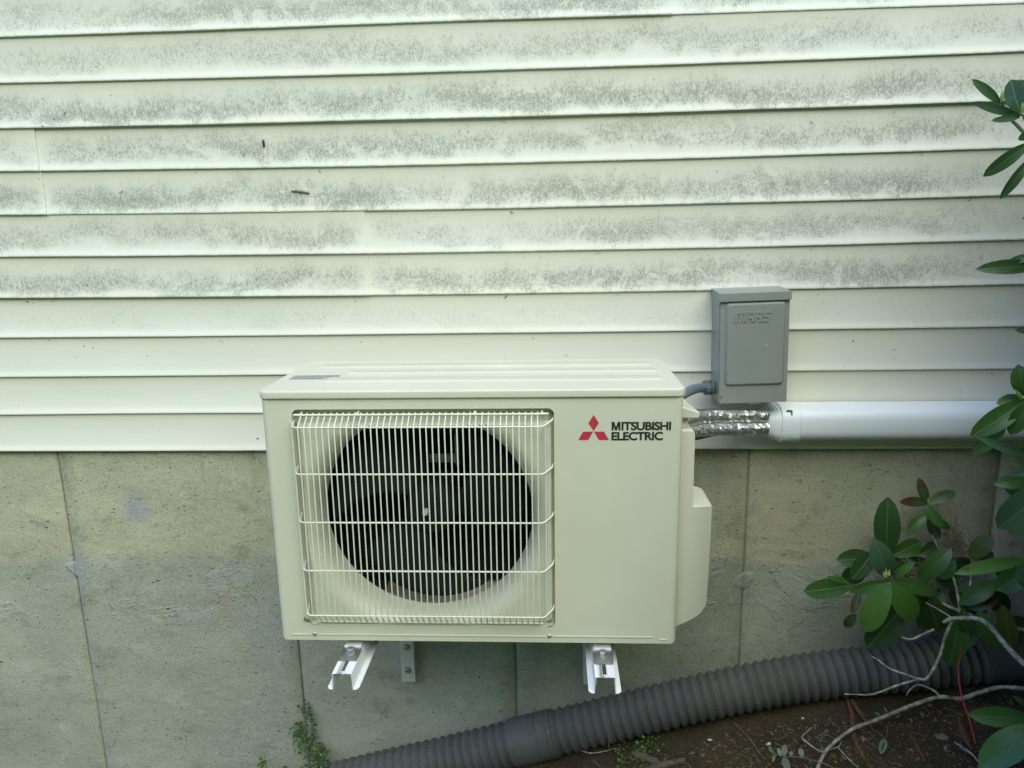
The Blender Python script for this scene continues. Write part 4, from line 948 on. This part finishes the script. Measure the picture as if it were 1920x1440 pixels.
weed('feathery_weed', 'small feathery green weed in front of the drain pipe centre', [[gY(1165,1440), gY(1165,1425)+Vector((0,0,.02)), gY(1160,1412)+Vector((0,0,.03))], [gY(1190,1420), gY(1200,1405)+Vector((0,0,.02))], [gY(1205,1410), gY(1217,1398)+Vector((0,0,.02)), gY(1228,1396)+Vector((0,0,.02))]], 50, .010)
# variegated sprig bottom right
sp = thing('pale_leaf_sprig', tuple(gY(1480, 1420)), 'sprig of small grey green oval leaves on the soil at lower right', 'plant')
gstem(sp, [(1580,1450,.05), (1546,1432,.05), (1500,1420,.05), (1470,1418,.05), (1448,1412,.05)], (.0013, .0009), 'dry', 'stem')
for (b, t, w_) in (((1448,1412),(1442,1398),6), ((1452,1415),(1449,1428),6), ((1464,1418),(1459,1402),8), ((1470,1418),(1472,1395),11), ((1470,1420),(1478,1446),14), ((1504,1421),(1501,1402),10), ((1484,1418),(1482,1408),7)):
    B = gY(*b, .05); T = gY(*t, .06); dep = (B-CP).dot(CF); leaf_mb(B, T, w_*dep/FPX, bend=.1, fold=.2, nl=6).build('leaf', 'palegreen', sp, smooth=180, recalc=False)
# curled dead leaves, stones, chips
def item(name, label, cat, mb, mat, loc, group=None):
    o = mb.build(name, mat, None, smooth=60, origin=loc); return tag(o, label, cat, group)
def lump(c, r, sx=1, sy=1, sz=.6, ph=0):
    mb = MB(); mb.ball(c, r, 12); c = Vector(c)
    mb.v = [tuple(c+Vector(((v[0]-c.x)*sx, (v[1]-c.y)*sy, (v[2]-c.z)*sz))*(1+.35*noise.noise((Vector(v)-c)*(1.2/r)+Vector((ph, 0, 0))))) for v in mb.v]; return mb
c = gY(1767, 1383); item('flat_stone', 'flat grey stone half sunk in dark soil at lower right', 'stone', lump(c, .016, 1.1, .9, .45, 3), 'stone', tuple(c))
c = gY(1424, 1310); 
c = gY(1437, 1398, .004); a = gY(1443, 1394, .006); item('white_stub', 'tiny white cylindrical stub lying on the bare soil', 'litter', MB().tube([c, a], .0035, 8), 'bit', tuple(c))
c = gY(1506, 1347, .004); item('white_chip', 'tiny pale chip on the soil below the drain pipe right of centre', 'litter', lump(c, .0038, 1.3, .8, .6, 9), 'bit', tuple(c))
c = gY(1331, 1387, .004); item('white_fleck', 'small white fleck on the soil under the unit corner', 'litter', lump(c, .0042, 1.5, .7, .5, 4), 'bit', tuple(c))
dl = thing('curled_leaf', tuple(gY(1655, 1398, .02)), 'pale curled leaf with dark centre lying on the soil', 'leaf')
leaf_mb(gY(1659, 1386, .03), gY(1651, 1413, .02), .017, bend=.2, fold=.6, nl=7).build('blade', 'palegreen', dl, smooth=180, recalc=False)
leaf_mb(gY(1658, 1391, .034), gY(1653, 1408, .026), .006, bend=.2, fold=.3, nl=5).build('inner_spot', 'leafd', dl, smooth=180, recalc=False)
gstem(dl, [(1662,1384,.03), (1665,1360,.03), (1670,1352,.03)], (.0007, .0006), 'dry', 'stalk', 5)
def barkpiece(name, label, pts, r, mat, flat=.35):
    t = thing(name, tuple(gY(*pts[0][:2])), label, 'wood'); Q = smoothpath([gY(x, y, l) for x, y, l in pts], 8); mb = MB(); mb.tube(Q, [r*(.6+.5*math.sin(PI*min(1, i/(len(Q)-1)+.08)))*(1+.3*noise.noise(Q[i]*50)) for i in range(len(Q))], 9)
    mb.v = [tuple(Vector(v)+Vector((0, 0, 1))*noise.noise(Vector(v)*110)*.003) for v in mb.v]; mb.build('wood_piece', mat, t, smooth=50)
barkpiece('wood_fragment', 'weathered forked wood scrap lying on soil under the drain pipe', [(1185,1412,.01), (1215,1422,.012), (1240,1432,.01)], .009, 'wood')
barkpiece('wood_splinter', 'long weathered splinter at bottom edge below the drain pipe', [(1200,1448,.008), (1240,1436,.012), (1285,1424,.01)], .0085, 'wood')
barkpiece('bark_strip', 'long reddish bark strip running down the soil from the pipe', [(1588,1308,.02), (1598,1345,.018), (1602,1385,.015), (1620,1420,.012), (1640,1446,.01)], .0065, 'redbark')
barkpiece('bark_shred', 'short reddish bark shred slanting beside the longer strip', [(1596,1312,.02), (1615,1340,.015), (1640,1372,.01)], .0055, 'redbark')
barkpiece('bark_sliver', 'brown bark sliver right of the curled pale leaf', [(1705,1375,.008), (1720,1400,.008), (1734,1425,.006)], .0038, 'redbark')
barkpiece('bark_chunk', 'brown bark piece leaning beside the red wire', [(1798,1345,.015), (1808,1378,.012), (1822,1405,.01)], .006, 'redbark')
barkpiece('root_piece', 'gnarled brown root tangle at the foot of the pipe', [(1556,1303,.02), (1572,1297,.03), (1590,1302,.03), (1600,1296,.02)], .007, 'wood')
barkpiece('dry_twig', 'thin dry twig lying across soil at lower right corner', [(1790,1392,.02), (1802,1400,.02), (1822,1414,.015), (1838,1432,.01)], .0022, 'bark')
barkpiece('fine_twig', 'hair thin twig arching on the soil right of the white fleck', [(1374,1353,.01), (1400,1378,.02), (1420,1405,.02), (1435,1425,.01)], .0009, 'dry')
barkpiece('pale_twig', 'thin pale twig near the pipe left of the feathery weed', [(1078,1402,.03), (1105,1412,.02), (1130,1409,.02), (1155,1403,.01)], .0014, 'bark')
barkpiece('curled_stalk', 'curled dry stalk standing against the drain pipe', [(1140,1408,.02), (1142,1395,.05), (1143,1384,.07), (1138,1380,.07)], .0010, 'dry')
# soil litter, uncountable
m1, m2, m3 = MB(), MB(), MB(); rs = random.Random(11)
for k in range(13000):
    x = rs.uniform(.15, 2.1); y = rs.uniform(-.35, .34); c = Vector((x, y, gz(x, y)+.001)); s_ = rs.choice([.002, .003, .0045, .007])*rs.uniform(.6, 1.4)
    a = Vector((rs.gauss(0, 1), rs.gauss(0, 1), rs.gauss(0, .35))).normalized()*s_; b = a.cross(Vector((rs.gauss(0, .4), rs.gauss(0, .4), 1))).normalized()*s_*rs.uniform(.25, .8); u_ = Vector((0, 0, s_*.5))
    (m1 if rs.random() < .66 else (m2 if rs.random() < .93 else m3)).add([c-a*rs.uniform(.4, 1.3), c-b*rs.uniform(.3, 1.4)+u_*.3, c+a*rs.uniform(.4, 1.3)+b*rs.uniform(-.5, .5), c+b*rs.uniform(.3, 1.4), c+u_], [(0, 1, 4), (1, 2, 4), (2, 3, 4), (3, 0, 4)])
for k in range(900):
    x = rs.uniform(.2, 2.0); y = rs.uniform(-.3, .33); c = Vector((x, y, gz(x, y)+.002)); d = Vector((rs.gauss(0, 1), rs.gauss(0, 1), rs.gauss(0, .2))).normalized()*rs.uniform(.008, .035)
    m2.tube([c, c+d*.5+Vector((rs.gauss(0, .003), 0, .003)), c+d], .0007, 3, False)
for mm, mt, nm in ((m1, 'brownleaf', 'leaf_litter'), (m2, 'dry', 'twig_litter'), (m3, 'stone', 'grit')): tag(mm.build(nm, mt, origin=(0, 0, 0)), {'leaf_litter': 'fine brown leaf crumbs scattered over the dark soil', 'twig_litter': 'tan twig bits and chips scattered over the soil', 'grit': 'pale grit scattered sparsely over the dark soil'}[nm], 'litter', kind='stuff')
# ------------------------------------------------------------------ small debris stuck to the siding
def flat_bit(name, label, cat, pts, r, mat, Y=W-.001):
    Q = smoothpath([at(x, y, Y) for x, y in pts], 4); mb = MB(); mb.tube(Q, [r*(.5+.6*math.sin(PI*(i+.5)/len(Q))) for i in range(len(Q))], 6)
    tag(mb.build(name, mat, None, smooth=60, origin=tuple(Q[0])), label, cat)
flat_bit('dark_insect', 'small dark insect clinging upright to the upper left siding', 'insect', [(493,262), (494,268), (495,276)], .0028, 'dark', W+.003)
flat_bit('seed_husk', 'small tan seed husk stuck to the fifth siding course', 'debris', [(546,359), (556,358), (568,360), (580,362)], .0026, 'dry', W+.003)
flat_bit('dark_speck', 'single round dark speck on the third siding course', 'debris', [(769,183), (771,185), (772,188)], .003, 'dark', W+.004)
flat_bit('thread_of_web', 'thin brown thread under the siding lip at left', 'debris', [(112,413), (125,416), (150,418), (180,414)], .0010, 'dry', W+.006)
for i, (x, y) in enumerate(((1290,5),)): pass
print('done')
